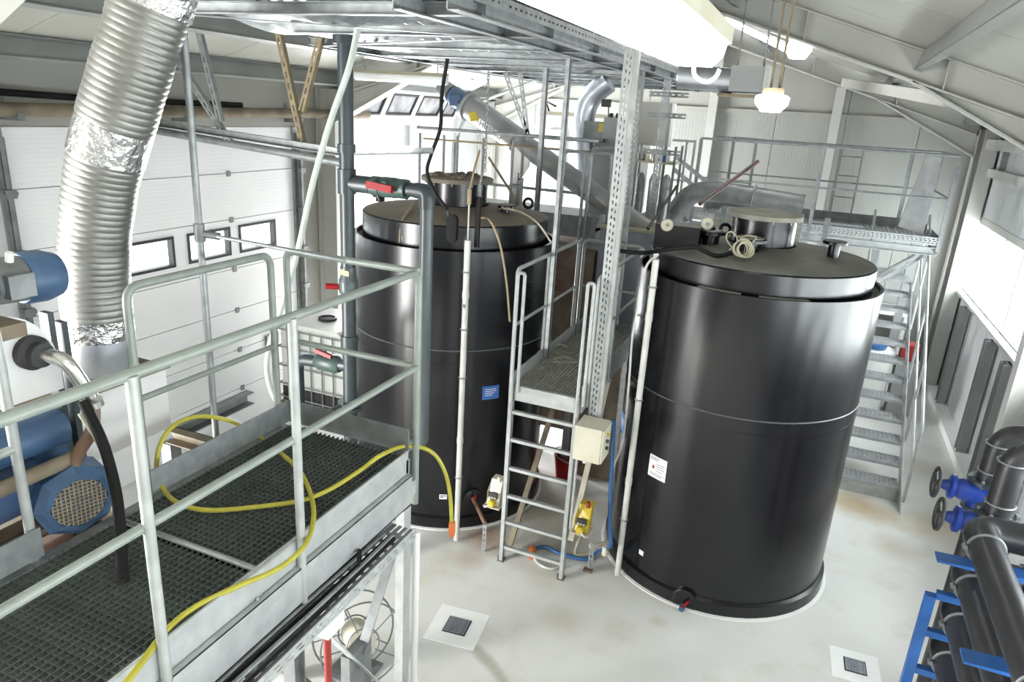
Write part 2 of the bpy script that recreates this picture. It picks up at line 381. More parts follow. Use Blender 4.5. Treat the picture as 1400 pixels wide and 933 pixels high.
# door 2: raised about 2.7 m, its upper sections leaning over into the room
d2 = struct('door_2', MB().box2((XL - .02, 8.04, 0), (XL + .03, 8.10, 3.4)).box2((XL - .02, 11.72, 0), (XL + .03, 11.80, 3.4)), 'galv', 'raised white sectional door with a tilted row of smoky windows')
prof = [(XL, 2.72), (XL, 3.22), (XL + .02, 3.72), (XL + .26, 4.18), (XL + .70, 4.42), (XL + 1.2, 4.60), (XL + 1.7, 4.78), (XL + 2.2, 4.96)]
for i in range(7):
    a, b = V((prof[i][0], 8.16, prof[i][1])), V((prof[i + 1][0], 8.16, prof[i + 1][1])); dd = (b - a).normalized(); nn = Vector((-dd.z, 0, dd.x)); L = (b - a).length
    a += dd * .004; b -= dd * .004; Y0, Y1 = 8.16, 11.70
    def slab(mb, s0, s1, y0, y1, t0=0.0, t1=.045):
        p0 = a + dd * (L * s0); p1 = a + dd * (L * s1)
        return mb.hexa([tuple(Vector((q.x, y, q.z)) + nn * t) for q, t in ((p0, t0),) for y, t in ((y0, t0), (y1, t0), (y1, t1), (y0, t1))] + [tuple(Vector((p1.x, y, p1.z)) + nn * t) for y, t in ((y0, t0), (y1, t0), (y1, t1), (y0, t1))])
    mb = MB()
    if i == 2:
        wy = [(8.55, 9.28), (9.42, 10.15), (10.29, 11.02), (11.14, 11.60)]
        slab(mb, 0, .16, Y0, Y1); slab(mb, .84, .98, Y0, Y1); e = [Y0] + [y for w in wy for y in w] + [Y1]
        for k in range(0, len(e), 2): slab(mb, .16, .84, e[k], e[k + 1])
    else: slab(mb, 0, .99, Y0, Y1)
    sec = struct('door_section', mb, 'door_white', parent=d2)
    if i == 2:
        for y0, y1 in wy:
            f = MB(); slab(f, .16, .22, y0, y1, -.01, .05); slab(f, .78, .84, y0, y1, -.01, .05); slab(f, .22, .78, y0, y0 + .035, -.01, .05); slab(f, .22, .78, y1 - .035, y1, -.01, .05); f.build('window_frame', 'dark', sec)
            slab(MB(), .22, .78, y0 + .035, y1 - .035, .018, .024).build('pane', 'pane_smoky', sec)
    for y in (8.8, 9.9, 11.0):
        if i > 1: slab(MB(), .93, .99, y, y + .08, -.014, 0).build('hinge', 'galv_dull', sec)
# curved end track of the raised door
struct('trim_4', T(bend([(XL + .06, 11.78, 2.5), (XL + .06, 11.78, 3.9), (XL + 2.3, 11.78, 4.78)], .7, 10), .028, 8), 'galv_dull', 'curved roller track at the far end of the raised door', True)
# ------------------------------------------------------------------ back wall
wb = struct('wall_back', MB().box2((XL, YB - .03, 4.13), (XR, YB + .02, 4.21)).box2((XL - .1, YB + .1, 0), (XR + .1, YB + .13, 4.3)).prism([(XL - .1, YB + .1, 4.2), (XR + .1, YB + .1, 4.2), (RIDGE, YB + .1, roof_z(RIDGE) + .05)], (0, .03, 0)), 'wall_grey', 'ribbed white end wall with a grey gable above a rail')
x = XL
while x < XR - .05:
    x1 = min(x + 1.065, XR)
    struct('wall_panel', MB().box2((x + .004, YB, 0), (x1 - .004, YB + .1, 4.13)), 'wall_ribbed', parent=wb)
    xs = [x + .004] + ([RIDGE] if x < RIDGE < x1 else []) + [x1 - .004]
    struct('gable_panel', MB().prism([(x + .004, YB + .01, 4.21)] + [(x1 - .004, YB + .01, 4.21)] + [(q, YB + .01, roof_z(q)) for q in reversed(xs)], (0, .09, 0)), 'wall_grey', parent=wb)
    x = x1
# ------------------------------------------------------------------ right wall with strip windows
wr = struct('wall_right', MB().box2((XR - .02, YF, 1.60), (XR + .1, YB, 1.68)).box2((XR - .01, YF, 2.79), (XR + .1, YB, 2.85)).box2((XR + .1, YF, 0), (XR + .12, YB, 1.68)).box2((XR + .1, YF, 2.79), (XR + .12, YB, 4.2)), 'steel_white', 'white sheeted wall with a strip window above a sill rail')
y = YF
while y < YB - .05:
    y1 = min(y + 1.0, YB)
    struct('wall_panel', MB().box2((XR, y + .004, 0), (XR + .1, y1 - .004, 1.60)), 'wall_ribbed_y', parent=wr)
    struct('upper_panel', MB().box2((XR, y + .004, 2.85), (XR + .1, y1 - .004, 4.2)), 'wall_ribbed_y', parent=wr)
    y = y1
WB = [(8.15, 12.93), (3.15, 7.75), (-1.85, 2.75), (YF, -2.05)]
for i in range(3): struct('wall_pier', MB().box2((XR, WB[i + 1][1], 1.68), (XR + .1, WB[i][0], 2.79)), 'wall_ribbed_y', parent=wr)
for i, (y0, y1) in enumerate(WB):
    w = struct('window_%d' % (i + 1), MB().box2((XR + .01, y0, 1.68), (XR + .08, y1, 1.72)).box2((XR + .01, y0, 2.74), (XR + .08, y1, 2.79)), 'steel_white', 'white framed strip window flooded with daylight')
    n = 5
    for k in range(n + 1):
        yy = y0 + (y1 - y0) * k / n
        MB().box2((XR + .01, max(y0, yy - .025), 1.72), (XR + .08, min(y1, yy + .025), 2.74)).build('mullion', 'steel_white', w)
        if k < n: MB().box2((XR + .04, yy + .025, 1.72), (XR + .046, y0 + (y1 - y0) * (k + 1) / n - .025, 2.74)).build('pane', 'pane', w)
    MB().box2((XR - .09, y0 - .1, 1.655), (XR + .02, y1, 1.70)).build('sill', 'steel_white', w)
# end wall behind the viewer
wf = struct('wall_front', MB().box2((XL, YF - .1, 4.1), (XR, YF, 4.2)).prism([(XL, YF, 4.2), (XR, YF, 4.2), (RIDGE, YF, roof_z(RIDGE))], (0, -.1, 0)), 'wall_grey', 'closed grey end wall behind the viewer')
for q in range(8): struct('wall_panel', MB().box2((XL + 1.065 * q + .004, YF - .1, 0), (min(XR, XL + 1.065 * (q + 1)) - .004, YF, 4.1)), 'wall_ribbed', parent=wf)
struct('wall_panel', MB().box2((XL - .12, -2.55, 3.55), (XL, .95, 4.2)), 'wall_ribbed_y', parent=wl)  # panel above the unseen opening added for the side light
# plinth kerb and posts of the right wall
struct('baseboard_right', MB().box2((XR - .17, YF, 0), (XR, YB, .11)), 'drain_concrete', 'concrete kerb along the foot of the right wall')
k = 5
for yy, w in ((11.86, .10), (10.02, .10), (9.05, .16)):
    struct('trim_%d' % k, MB().ibeam((XR - .09, yy, .11), (XR - .09, yy, 1.62), .09 + w * .2, w + .04, .008, .01, (0, 1, 0)), 'steel_grey', 'grey steel stud between kerb and window sill'); k += 1
for yy in (12.1, 10.3, 9.0):
    struct('trim_%d' % k, MB().box2((XR - .08, yy - .03, 3.56), (XR, yy + .03, 3.82)), 'steel_grey', 'short white stud between girt and eaves beam'); k += 1
struct('trim_%d' % k, MB().ibeam((XR - .14, 12.8, 0), (XR - .14, 12.8, 4.1), .2, .26, .012, .016, (0, 1, 0)), 'steel_white', 'white steel column in the far right corner'); k += 1
struct('trim_%d' % k, MB().beam((XR - .13, 8.1, 3.90), (XR - .13, 12.66, 3.90), .16, .14), 'steel_white', 'white eaves beam over the strip window'); k += 1
struct('trim_%d' % k, MB().box2((XR - .10, 8.1, 3.44), (XR, 12.68, 3.56)), 'steel_white', 'white wall girt between strip window and eaves beam'); k += 1
for u in (1147, 972):
    q = ((0.129, 12.900, 4.386), (-1.803, 12.900, 3.995))[0 if u == 1147 else 1]
    struct('trim_%d' % k, MB().box2((q[0] - .07, 12.86, 0), (q[0] + .07, 12.99, roof_z(q[0]) - .30)), 'steel_white', 'white gable post on the end wall'); k += 1
# ------------------------------------------------------------------ roof: sheets, purlins, portal frames
ce = struct('ceiling', MB().prism([(XL - .1, YF, roof_z(XL - .1) + .08), (RIDGE, YF, roof_z(RIDGE) + .08), (XR + .1, YF, roof_z(XR + .1) + .08), (XR + .1, YF, roof_z(XR + .1) + .1), (RIDGE, YF, roof_z(RIDGE) + .1), (XL - .1, YF, roof_z(XL - .1) + .1)], (0, YB - YF + .1, 0)).box2((RIDGE - .12, YF, roof_z(RIDGE) - .05), (RIDGE + .12, YB, roof_z(RIDGE) - .03)), 'steel_grey', 'grey sheeted pitched roof seen from below')
y = YF
while y < YB - .05:
    y1 = min(y + 1.02, YB)
    for xa, xb in ((XL - .1, RIDGE), (RIDGE, XR + .1)):
        struct('roof_panel', MB().prism([(xa, y + .004, roof_z(xa)), (xb, y + .004, roof_z(xb)), (xb, y + .004, roof_z(xb) + .08), (xa, y + .004, roof_z(xa) + .08)], (0, y1 - y - .008, 0)), 'roof_sheet', parent=ce)
    y = y1
for x in (-5.7, -4.75, -3.75, -2.75, -1.0, .72, 1.95):
    z = roof_z(x) - .10; sgn = 1 if x < RIDGE else -1
    struct('trim_%d' % k, MB().channel((x, YF, z), (x, YB, z), .07, .17, .006, (-.31 * sgn, 0, 1)), 'purlin', 'grey roof purlin running the length of the hall'); k += 1
def frame(Y):
    global k
    for s, xe in ((1, XL), (-1, XR)):
        c = struct('trim_%d' % k, MB().ibeam((xe + s * .16, Y, 0), (xe + s * .16, Y, 4.1), .17, .30, .012, .018, (1, 0, 0)), 'steel_white', 'white steel portal frame column'); k += 1
        d = .28; p0 = (xe + s * .3, Y, roof_z(xe + s * .3) - .01 - d / 2); p1 = (RIDGE, Y, roof_z(RIDGE) - .01 - d / 2)
        mb = MB().ibeam(p0, p1, .17, d, .012, .018)
        a = (xe + s * .3, roof_z(xe + s * .3) - .01 - d); b = (xe + s * 1.75, roof_z(xe + s * 1.75) - .01 - d)
        mb.prism([(a[0], Y - .006, a[1]), (b[0], Y - .006, b[1]), (a[0], Y - .006, a[1] - .30)], (0, .012, 0)); mb.beam((a[0], Y, a[1] - .30), (b[0], Y, b[1]), .17, .018)
        for q in (.3, .62): # stiffeners
            xx = p0[0] + (p1[0] - p0[0]) * q; mb.beam((xx, Y, roof_z(xx) - .02 - d), (xx, Y, roof_z(xx) - .02), .012, .16, (0, 1, 0))
        r = struct('trim_%d' % k, mb, 'steel_white', 'white steel portal rafter with haunch under the roof'); k += 1
for Y in (-2.05, 2.95, 7.95, 12.85): frame(Y)
struct('trim_%d' % k, MB().beam((0.175, 12.600, 4.666), (1.054, 8.100, 4.311), .14, .12), 'steel_white', 'white wind brace from the end wall to the rafter haunch'); k += 1
# ------------------------------------------------------------------ the two black storage tanks
def tank(cx, cy, label, dusty, zl, nr, cr, seam_z, z_rim=2.78, foot_gap=None):
    t = thing('storage_tank', (cx, cy, 0), label, 'tank')
    c = (cx, cy, 0)
    MB().lathe([(1.0, .0), (1.0, z_rim), (.975, z_rim), (.975, .02)], c, 72, closed=True).build('outer_shell', 'black_pe', t, True)
    MB().lathe([(1.0, .0), (1.035, .0), (1.03, .115), (1.0, .13)], c, 72, closed=True).build('base_flange', 'black_pe', t, True)
    MB().lathe([(1.035, 0), (1.062, 0), (1.06, .006), (1.035, .012)], c, 72).build('floor_sealant', 'jerry', t, True)
    MB().ring((cx, cy, seam_z), 1.0, .007, (0, 0, 1), 72, 6).build('weld_seam', 'seam', t, True)
    MB().ring((cx, cy, seam_z - .12), 1.0, .003, (0, 0, 1), 72, 5).build('weld_seam', 'black_pe', t, True)
    MB().lathe([(.92, .1), (.92, zl - .012), (.908, zl), (.90, zl)], c, 72).build('inner_vessel', 'black_pe', t, True)
    MB().lathe([(.905, zl - .004), (.905, zl + .002), (nr + .02, zl + .085), (nr + .02, zl + .06)], c, 72).build('lid', dusty, t, True)
    nx, ny = (cx, cy)
    MB().lathe([(nr, zl + .06), (nr, zl + .30), (nr - .02, zl + .30), (nr - .02, zl + .06)], (nx, ny, 0), 48, closed=True).build('manhole_neck', 'black_pe', t, True)
    MB().lathe([(cr, zl + .30), (cr, zl + .335), (cr - .015, zl + .345)], (nx, ny, 0), 48).build('manhole_cover', 'cover_dust' if dusty == 'lid_dust' else 'lid_rust', t, True)
    return t
T1 = (-3.24, 6.36); T2 = (-.334, 6.376)
tank_far = tank(*T1, 'left black storage tank with a rust-dusted lid and a vertical level tube', 'lid_rust', 2.99, .30, .355, 1.86)
tank_near = tank(*T2, 'right black storage tank with a white label and an open overflow rim', 'lid_dust', 2.95, .26, .30, 1.81)
def nozzle(t, c, h, r, fr, mat='black_pe', top=None, tilt=(0, 0, 1)):
    n = MB().lathe([(r, 0), (r, h)], c, 20, tilt).build('nozzle', mat, t, True)
    MB().lathe([(fr, h), (fr, h + .022), (fr * .96, h + .026)], c, 28, tilt).build('flange', mat, n, True)
    if top: MB().lathe([(fr * .82, h + .027), (fr * .82, h + .036)], c, 24, tilt).build('blind_plate', top, n, True)
def lid_z(T, zl, x, y, nr=.26):
    r = math.hypot(x - T[0], y - T[1]); return zl + .085 * (.905 - r) / (.905 - nr - .02)
for (x, y), h, r, fr, top in (((0.235, 6.300, 2.995)[:2], .12, .045, .095, None), ((-0.727, 6.150, 2.981)[:2], .09, .07, .105, 'galv_dull'), ((-0.399, 6.000, 2.961)[:2], .08, .075, .13, 'cover_dust')):
    nozzle(tank_near, (x, y, lid_z(T2, 2.95, x, y) - .01), h, r, fr, 'black_pe', top)
x, y = (-2.698, 6.350, 3.072)[:2]; nozzle(tank_far, (x, y, lid_z(T1, 2.99, x, y, .3) - .01), .05, .05, .085, 'black_pe', 'lid_rust')
x, y = (-4.383, 6.750, 2.942)[:2]; nozzle(tank_far, (x, y, lid_z(T1, 2.99, x, y, .3) - .01), .05, .05, .085)
# lifting lugs
for t, (x, y, z) in ((tank_near, (-0.681, 6.750, 3.031)), (tank_far, (-2.629, 6.750, 3.068))):
    MB().ring((x, y, z + .03), .045, .016, (.3, -1, 0), 20, 8).build('lifting_lug', 'black_pe', t, True)
# bolts around the necks
for t, T_, r, z in ((tank_near, T2, .265, 3.235), (tank_far, T1, .31, 3.27)):
    mb = MB()
    for a in range(10): mb.cyl((T_[0] + r * math.cos(a * .628), T_[1] + r * math.sin(a * .628), z - .01), (T_[0] + r * math.cos(a * .628), T_[1] + r * math.sin(a * .628), z + .025), .009, 8)
    o = mb.build('clamp_bolts', 'galv_dull', t); o['kind'] = 'stuff'
# dusty ledge inside the rim gap of the right tank
def arc_band(T_, r0, r1, z, a0, a1, h, n=24):
    mb = MB()
    for i in range(n):
        a, b = R_(a0 + (a1 - a0) * i / n), R_(a0 + (a1 - a0) * (i + 1) / n)
        P = [(T_[0] + r * math.cos(q), T_[1] + r * math.sin(q)) for q, r in ((a, r0), (a, r1), (b, r1), (b, r0))]
        mb.hexa([(p[0], p[1], zz) for zz in (z, z + h) for p in P])
    return mb
arc_band(T2, .922, .974, 2.735, -60, 60, .01, 40).build('rim_ledge', 'cover_dust', tank_near)
arc_band(T2, .924, .972, 2.768, -84, -62, .013, 8).build('rim_spacer', 'cover_dust', tank_near)
arc_band(T2, .924, .972, 2.768, -112, -92, .013, 8).build('rim_spacer', 'cover_dust', tank_near)
arc_band(T1, .922, .974, 2.72, 150, 290, .01, 40).build('rim_ledge', 'lid_rust', tank_far)
# black overflow box on the left of the near tank's lid
ob = thing('overflow_box', (-.95, 6.1, 2.93), 'black plastic overflow box with two round white caps on the right tank', 'box')
MB().box2((-1.17, 5.98, 2.72), (-.80, 6.02, 3.15)).build('front_panel', 'black_pe', ob)
MB().box2((-1.17, 6.02, 2.96), (-.80, 6.32, 3.14)).build('housing', 'black_pe', ob)
MB().cyl((-.80, 6.17, 3.10), (-.70, 6.17, 3.10), .055, 20).build('spigot', 'black_pe', ob, True)
for q in ((-1.073, 5.970, 3.149), (-0.764, 6.080, 3.183)):
    w = MB().lathe([(.052, 0), (.052, .012), (.046, .02), (.02, .022), (.016, .034)], q, 28, (.25, -1, .1)).build('round_cap', 'cream', ob, True)
    MB().lathe([(.012, .034), (.011, .040)], q, 12, (.25, -1, .1)).build('bolt', 'galv_dull', w, True)
# stickers, plates and outlets
def on_tank(T_, p, du, h, name, mat, label, cat, parts=None):
    """a curved plate that hugs the tank around the point p"""
    a = math.atan2(p[1] - T_[1], p[0] - T_[0]); n = 8; mb = MB()
    for i in range(n):
        b0, b1 = a - du / 2 + du * i / n, a - du / 2 + du * (i + 1) / n
        P = [(T_[0] + r * math.cos(q), T_[1] + r * math.sin(q)) for q, r in ((b0, 1.001), (b1, 1.001), (b1, 1.006), (b0, 1.006))]
        mb.hexa([(q[0], q[1], z) for z in (p[2] - h / 2, p[2] + h / 2) for q in P])
    return mb.build(name, mat, None, False, label=label, cat=cat)
def lines_on_tank(T_, p, du, rows, par, mat='ink', hh=.006, r=1.0075):
    a = math.atan2(p[1] - T_[1], p[0] - T_[0])
    for dz, f0, f1 in rows:
        mb = MB(); n = 4
        for i in range(n):
            b0 = a - du / 2 + du * (f0 + (f1 - f0) * i / n); b1 = a - du / 2 + du * (f0 + (f1 - f0) * (i + 1) / n)
            P = [(T_[0] + q * math.cos(b), T_[1] + q * math.sin(b)) for b, q in ((b0, r - .002), (b1, r - .002), (b1, r), (b0, r))]
            mb.hexa([(q[0], q[1], z) for z in (p[2] + dz - hh / 2, p[2] + dz + hh / 2) for q in P])
        mb.build('printed_line', mat, par)
p = (-0.820, 5.480, 1.172); s = on_tank(T2, p, .185, .20, 'label_sheet', 'paper', 'white printed label sheet on the right black tank', 'label')
lines_on_tank(T2, p, .185, [(.08, .08, .6), (.065, .08, .5), (.035, .45, .9), (.015, .45, .85), (-.005, .45, .9), (-.03, .45, .8), (-.06, .1, .9), (-.075, .1, .8)], s, 'ink', .004)
lines_on_tank(T2, p, .185, [(-.005, .22, .34)], s, 'red_paint', .03)
p = (-0.897, 5.450, 0.302); on_tank(T2, p, .05, .045, 'torn_sticker', 'paper', 'torn scrap of white sticker low on the right tank', 'sticker')
p = (-2.777, 5.360, 0.346); s = on_tank(T1, p, .075, .05, 'small_sticker', 'paper', 'small black and white sticker low on the left tank', 'sticker')
lines_on_tank(T1, p, .075, [(.012, .1, .9), (-.004, .1, .5)], s, 'ink', .01)
# outlets at the foot of the tanks
p = (-0.411, 5.400, 0.062)
ol = thing('drain_outlet', (p[0], p[1], 0), 'round drain outlet with a red-handled tap at the foot of the right tank', 'outlet')
a = math.atan2(p[1] - T2[1], p[0] - T2[0]); dx = (math.cos(a), math.sin(a), 0); q = V((T2[0], T2[1], p[2])) + V(dx) * 1.0
MB().lathe([(.11, -.01), (.11, .03), (.10, .035)], q, 32, dx).build('flange', 'black_pe', ol, True)
MB().cyl(q + V((0, 0, -.04)), q + V((0, 0, -.04)) + V(dx) * .10, .024, 14).build('spigot', 'blue_dark', ol, True)
MB().cyl(q + V(dx) * .08 + V((0, 0, -.035)), q + V(dx) * .08 + V((.045, 0, .045)), .012, 10).build('tap_handle', 'red', ol, True)
p = (-2.412, 5.420, 0.316)
ol = thing('drain_tap', (p[0], p[1], 0), 'brown drain pipe with red tap on a slotted bracket by the left tank', 'tap')
a = math.atan2(p[1] - T1[1], p[0] - T1[0]); dx = V((math.cos(a), math.sin(a), 0)); q = V((T1[0], T1[1], .33)) + dx
MB().lathe([(.095, -.01), (.095, .03), (.088, .035)], q, 28, dx).build('flange', 'black_pe', ol, True)
e = V((-2.284, 5.280, 0.305)); MB().tube([q, q + dx * .10, e], .02, 10).build('pipe', 'rust_brown', ol, True)
MB().cyl(q + dx * .09, q + dx * .11 + V((0, 0, .08)), .012, 8).build('tap_handle', 'red', ol, True)
slotted_plate(MB(), (e.x, e.y, 0), (e.x, e.y, .30), .04, .004, (0, 1, 0), .06, .03, 1, .012).build('bracket', 'galv', ol)
# bulge boss on the right tank foot
p = (-0.660, 5.450, 0.076)
# level tubes
def gauge(x, y, z0, z1, label, fits, top):
    g = thing('level_tube', (x, y, 0), label, 'level tube')
    MB().cyl((x, y, z0), (x, y, z1), .027, 16).build('tube', 'clear_tube', g, True)
    for z in fits: MB().ring((x, y, z), .031, .007, (0, 0, 1), 16, 6).build('clip', 'galv', g, True)
    for z in (fits[0] + .35, z1 - .5): MB().lathe([(.031, 0), (.031, .06)], (x, y, z), 16).build('socket', 'clear_tube', g, True)
    if top == 'float':
        MB().cyl((x, y, z1), (x, y, z1 + .34), .007, 8).build('float_rod', 'clear_tube', g)
        MB().cyl((x, y, z1 + .30), (x, y, z1 + .42), .018, 10).build('rod_head', 'rope_tan', g, True)
        MB().tube([(x, y, z1 + .42), (x + .01, y + .05, z1 + .58), (x - .02, y + .2, z1 + .72)], .009, 8).build('wire', 'rope_tan', g, True)
        MB().prism([(x - .01, y - .029, 2.38), (x + .02, y - .029, 2.38), (x + .005, y - .029, 2.34)], (0, -.003, 0)).build('marker', 'ink', g)
        MB().box2((x + .035, y + .05, z1 - .06), (x + .075, y + .075, z1 + .36)).build('guide_bar', 'black_rubber', g)
    return g
gauge(-2.585, 5.30, .02, 2.93, 'pale vertical level tube in front of the left tank', (.7, 1.7, 2.15, 2.66), 'float')
gauge(-1.04, 5.50, .02, 2.94, 'pale vertical level tube at the left edge of the right tank', (.6, 1.75, 2.72), None)
# ------------------------------------------------------------------ near grating platform (left foreground)
PX0, PX1, PY0, PY1, PZt = -2.84, -1.96, -.9, 3.32, 2.0
plat = thing('grating_platform', (-2.4, 1.3, 0), 'foreground steel walkway of dark open grating with grey tube railings', 'platform')
bm_ = MB().box((0, 0, 0), (.005, 2.07, .03)); bar_me = None
def bars(parent, x0, x1, ya, yb, z, n, mat, dep=.03, th=.005, axis='y'):
    mb = MB()
    L = yb - ya if axis == 'y' else x1 - x0
    mb.box((0, 0, -dep / 2), (th, L, dep) if axis == 'y' else (L, th, dep))
    me = shared(mb, mat)
    for i in range(n):
        q = (i + .5) / n
        mesh_piece('bearing_bar', me, mat, parent, ((x0 + (x1 - x0) * q, (ya + yb) / 2, z) if axis == 'y' else ((x0 + x1) / 2, ya + (yb - ya) * q, z)))
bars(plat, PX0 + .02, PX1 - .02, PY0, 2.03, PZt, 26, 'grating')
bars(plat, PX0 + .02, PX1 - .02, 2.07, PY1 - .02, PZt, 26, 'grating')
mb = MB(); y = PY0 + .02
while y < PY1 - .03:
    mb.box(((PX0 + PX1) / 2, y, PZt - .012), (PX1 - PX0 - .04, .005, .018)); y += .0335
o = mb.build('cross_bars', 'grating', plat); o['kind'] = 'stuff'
for y in (2.035, 2.065): MB().box(((PX0 + PX1) / 2, y, PZt - .014), (PX1 - PX0 - .04, .006, .034)).build('end_band', 'galv_dull', plat)
# steelwork: edge plates and channels
MB().box2((PX1 - .01, PY0, PZt - .13), (PX1, PY1, PZt + .02)).build('kick_plate', 'galv_light', plat)
MB().channel((PX1 + .005, PY0, PZt - .235), (PX1 + .005, PY1, PZt - .235), .05, .20, .008, side=-1).build('edge_channel', 'galv_light', plat)
for y in (.7, 2.02): MB().box2((PX1 + .004, y - .006, PZt - .34), (PX1 + .012, y + .006, PZt - .12)).build('splice_plate', 'galv_light', plat)
MB().box2((PX0 - .01, 2.27, PZt + .01), (PX0, PY1, PZt + .15)).build('kick_plate', 'galv', plat)
MB().channel((PX0 - .03, PY0, PZt - .12), (PX0 - .03, PY1, PZt - .12), .06, .2, .008).build('edge_channel', 'galv_dull', plat)
MB().box2((PX0, PY1, PZt + .005), (PX1, PY1 + .01, PZt + .155)).build('kick_plate', 'galv_dull', plat)
MB().box2((PX0 - .01, PY0, PZt + .01), (PX0, 1.70, PZt + .15)).build('kick_plate', 'galv', plat)
MB().box2((PX0, PY1 - .02, PZt - .24), (PX1, PY1 + .02, PZt - .04)).build('end_channel', 'galv', plat)
rr = .021; zt = 3.1; zm = 2.53
xr, ye, xl = -1.955, 3.40, -2.88
# railings
T(bend([(xr, PY0, zt), (xr, ye, zt), (xr, ye, 1.62)], .08), rr, 12).build('hand_rail', 'rail', plat, True)
T([(xr, PY0, zm), (xr, ye, zm)], .019, 10).build('mid_rail', 'rail', plat, True)
for y in (2.31, 1.52, .55): T([(xr + .015, y, 1.66), (xr + .015, y, zt)], rr, 12).build('rail_post', 'rail_light', plat, True)
T(bend([(xl, ye, PZt), (xl, ye, zt), (xr, ye, zt)], .07), rr, 12).build('hand_rail', 'rail', plat, True)
T([(xl, ye, zm), (xr, ye, zm)], .019, 10).build('mid_rail', 'rail', plat, True)
T(bend([(xl, 2.28, PZt - .1), (xl, 2.28, zt), (xl, 3.26, zt), (xl, 3.26, PZt - .1)], .08), rr, 12).build('hand_rail', 'rail', plat, True)
T([(xl, 2.28, zm), (xl, 3.26, zm)], .016, 10).build('mid_rail', 'rail', plat, True)
T(bend([(xl, PY0, zt), (xl, 1.68, zt), (xl, 1.68, PZt - .1)], .08), rr, 12).build('hand_rail', 'rail_light', plat, True)
T([(xl, PY0, zm), (xl, 1.68, zm)], .019, 10).build('mid_rail', 'rail_light', plat, True)
for y in (2.31, 3.36, 1.52):
    MB().box2((PX1 + .005, y - .06, 1.70), (PX1 + .018, y + .06, 1.80)).build('post_foot', 'galv_light', plat)
# legs and braces below the walkway
MB().box2((-1.99, 3.23, 0), (-1.93, 3.31, 1.66)).build('leg', 'galv_light', plat)
MB().ibeam((-1.98, 2.27, 0), (-1.98, 2.27, 1.66), .07, .08, .006, .008, (0, 1, 0)).build('leg', 'galv_dull', plat)
for y in (.3,): MB().ibeam((-1.98, y, 0), (-1.98, y, 1.66), .07, .08, .006, .008, (0, 1, 0)).build('leg', 'galv_dull', plat)
for y in (.3, 2.27, 3.27): MB().box2((PX0 - .05, y - .04, 0), (PX0 + .03, y + .04, 1.78)).build('leg', 'galv', plat)
MB().beam((-1.97, 3.24, 1.50), (-1.97, 2.82, .92), .008, .06, (1, 0, 0)).build('brace', 'galv', plat)
MB().beam((-1.95, 2.40, 1.46), (-1.95, 2.95, .62), .008, .06, (1, 0, 0)).build('brace', 'galv_light', plat)
MB().box2((-2.02, 2.70, .0), (-1.96, 2.92, .98)).build('gusset_post', 'galv_dull', plat)
MB().box2((PX0, 2.0, 1.72), (PX1, 2.08, 1.80)).build('cross_beam', 'galv_dull', plat)
# cable tray bolted under the walkway edge
tr = thing('cable_tray', (-1.9, 1.3, 1.55), 'slotted galvanised cable tray with cables under the walkway edge', 'cable tray')
slotted_plate(MB(), (-1.88, PY0, 1.62), (-1.88, 3.14, 1.62), .15, .003, (0, 0, 1), .075, .045, 3, .014).build('tray_floor', 'galv_dull', tr)
slotted_plate(MB(), (-1.80, PY0, 1.605), (-1.80, 3.14, 1.605), .07, .003, (1, 0, 0), .075, .042, 2, .01).build('tray_side', 'galv_light', tr)
MB().box2((-1.96, PY0, 1.60), (-1.957, 3.14, 1.66)).build('tray_side', 'galv', tr)
for i, (dx, r) in enumerate(((-.05, .012), (-.02, .010), (.0, .013), (.03, .009))):
    pts = [(-1.88 + dx + .012 * math.sin(y * 2.3 + i), y, 1.625 + r) for y in [PY0 + j * .3 for j in range(14)]]
    T(spline(pts, 4), r, 7).build('cable', 'black_rubber' if i % 2 else 'galv_dull', tr, True)
MB().ring((-1.9, 2.72, 1.65), .05, .010, (1, .6, 0), 20, 6).build('cable_loop', 'black_rubber', tr, True)
# conduit beside the end leg
MB().cyl((-1.915, 3.36, 0), (-1.915, 3.36, 1.45), .022, 14).build('conduit', 'white_panel', None, True, label='white plastic conduit standing beside the walkway end leg', cat='conduit')
rp = thing('red_pole', (-2.0, 2.56, 0), 'red pole with a white square head under the walkway', 'pole')
MB().cyl((-1.93, 2.47, 0), (-1.93, 2.47, 1.36), .020, 14).build('pole', 'red_paint', rp, True)
MB().box2((-1.965, 2.42, 1.36), (-1.885, 2.56, 1.58)).build('head', 'white_panel', rp)
# wire hose reel below
hr = thing('hose_reel', (-2.5, 3.5, 0), 'wire-hooped hose reel standing under the walkway end', 'hose reel')
ax = V((.75, -.6, .25)).normalized(); c0 = V((-2.459, 3.500, 0.316))
MB().lathe([(.10, -.11), (.10, .11)], c0, 24, ax).build('drum', 'cream', hr, True)
for s in (-.12, .12):
    rg = MB().ring(c0 + ax * s, .30, .007, ax, 40, 6).ring(c0 + ax * s, .115, .006, ax, 24, 6)
    d, s1, t1 = frame_of(ax)
    for a in range(5):
        q = s1 * math.cos(a * 1.2566) + t1 * math.sin(a * 1.2566); rg.cyl(c0 + ax * s + q * .1, c0 + ax * s + q * .3, .005, 6)
    rg.build('wire_hoop', 'galv_dull', hr, True)
MB().cyl((c0.x - .05, c0.y, 0), (c0.x, c0.y, c0.z), .018, 10).build('stand', 'galv_dull', hr)
MB().box2((c0.x - .2, c0.y - .14, 0), (c0.x + .12, c0.y + .14, .02)).build('foot_plate', 'galv_dull', hr)
bp = (-2.493, 2.808, 0.600); 
T(spline([(-2.695, 2.883, 0.500), (-2.543, 2.928, 0.420), (-2.441, 2.978, 0.300)], 6), .03, 10).build('pipe_end', 'brown_dirty', None, True, label='short brown pipe end lying below the walkway', cat='pipe')
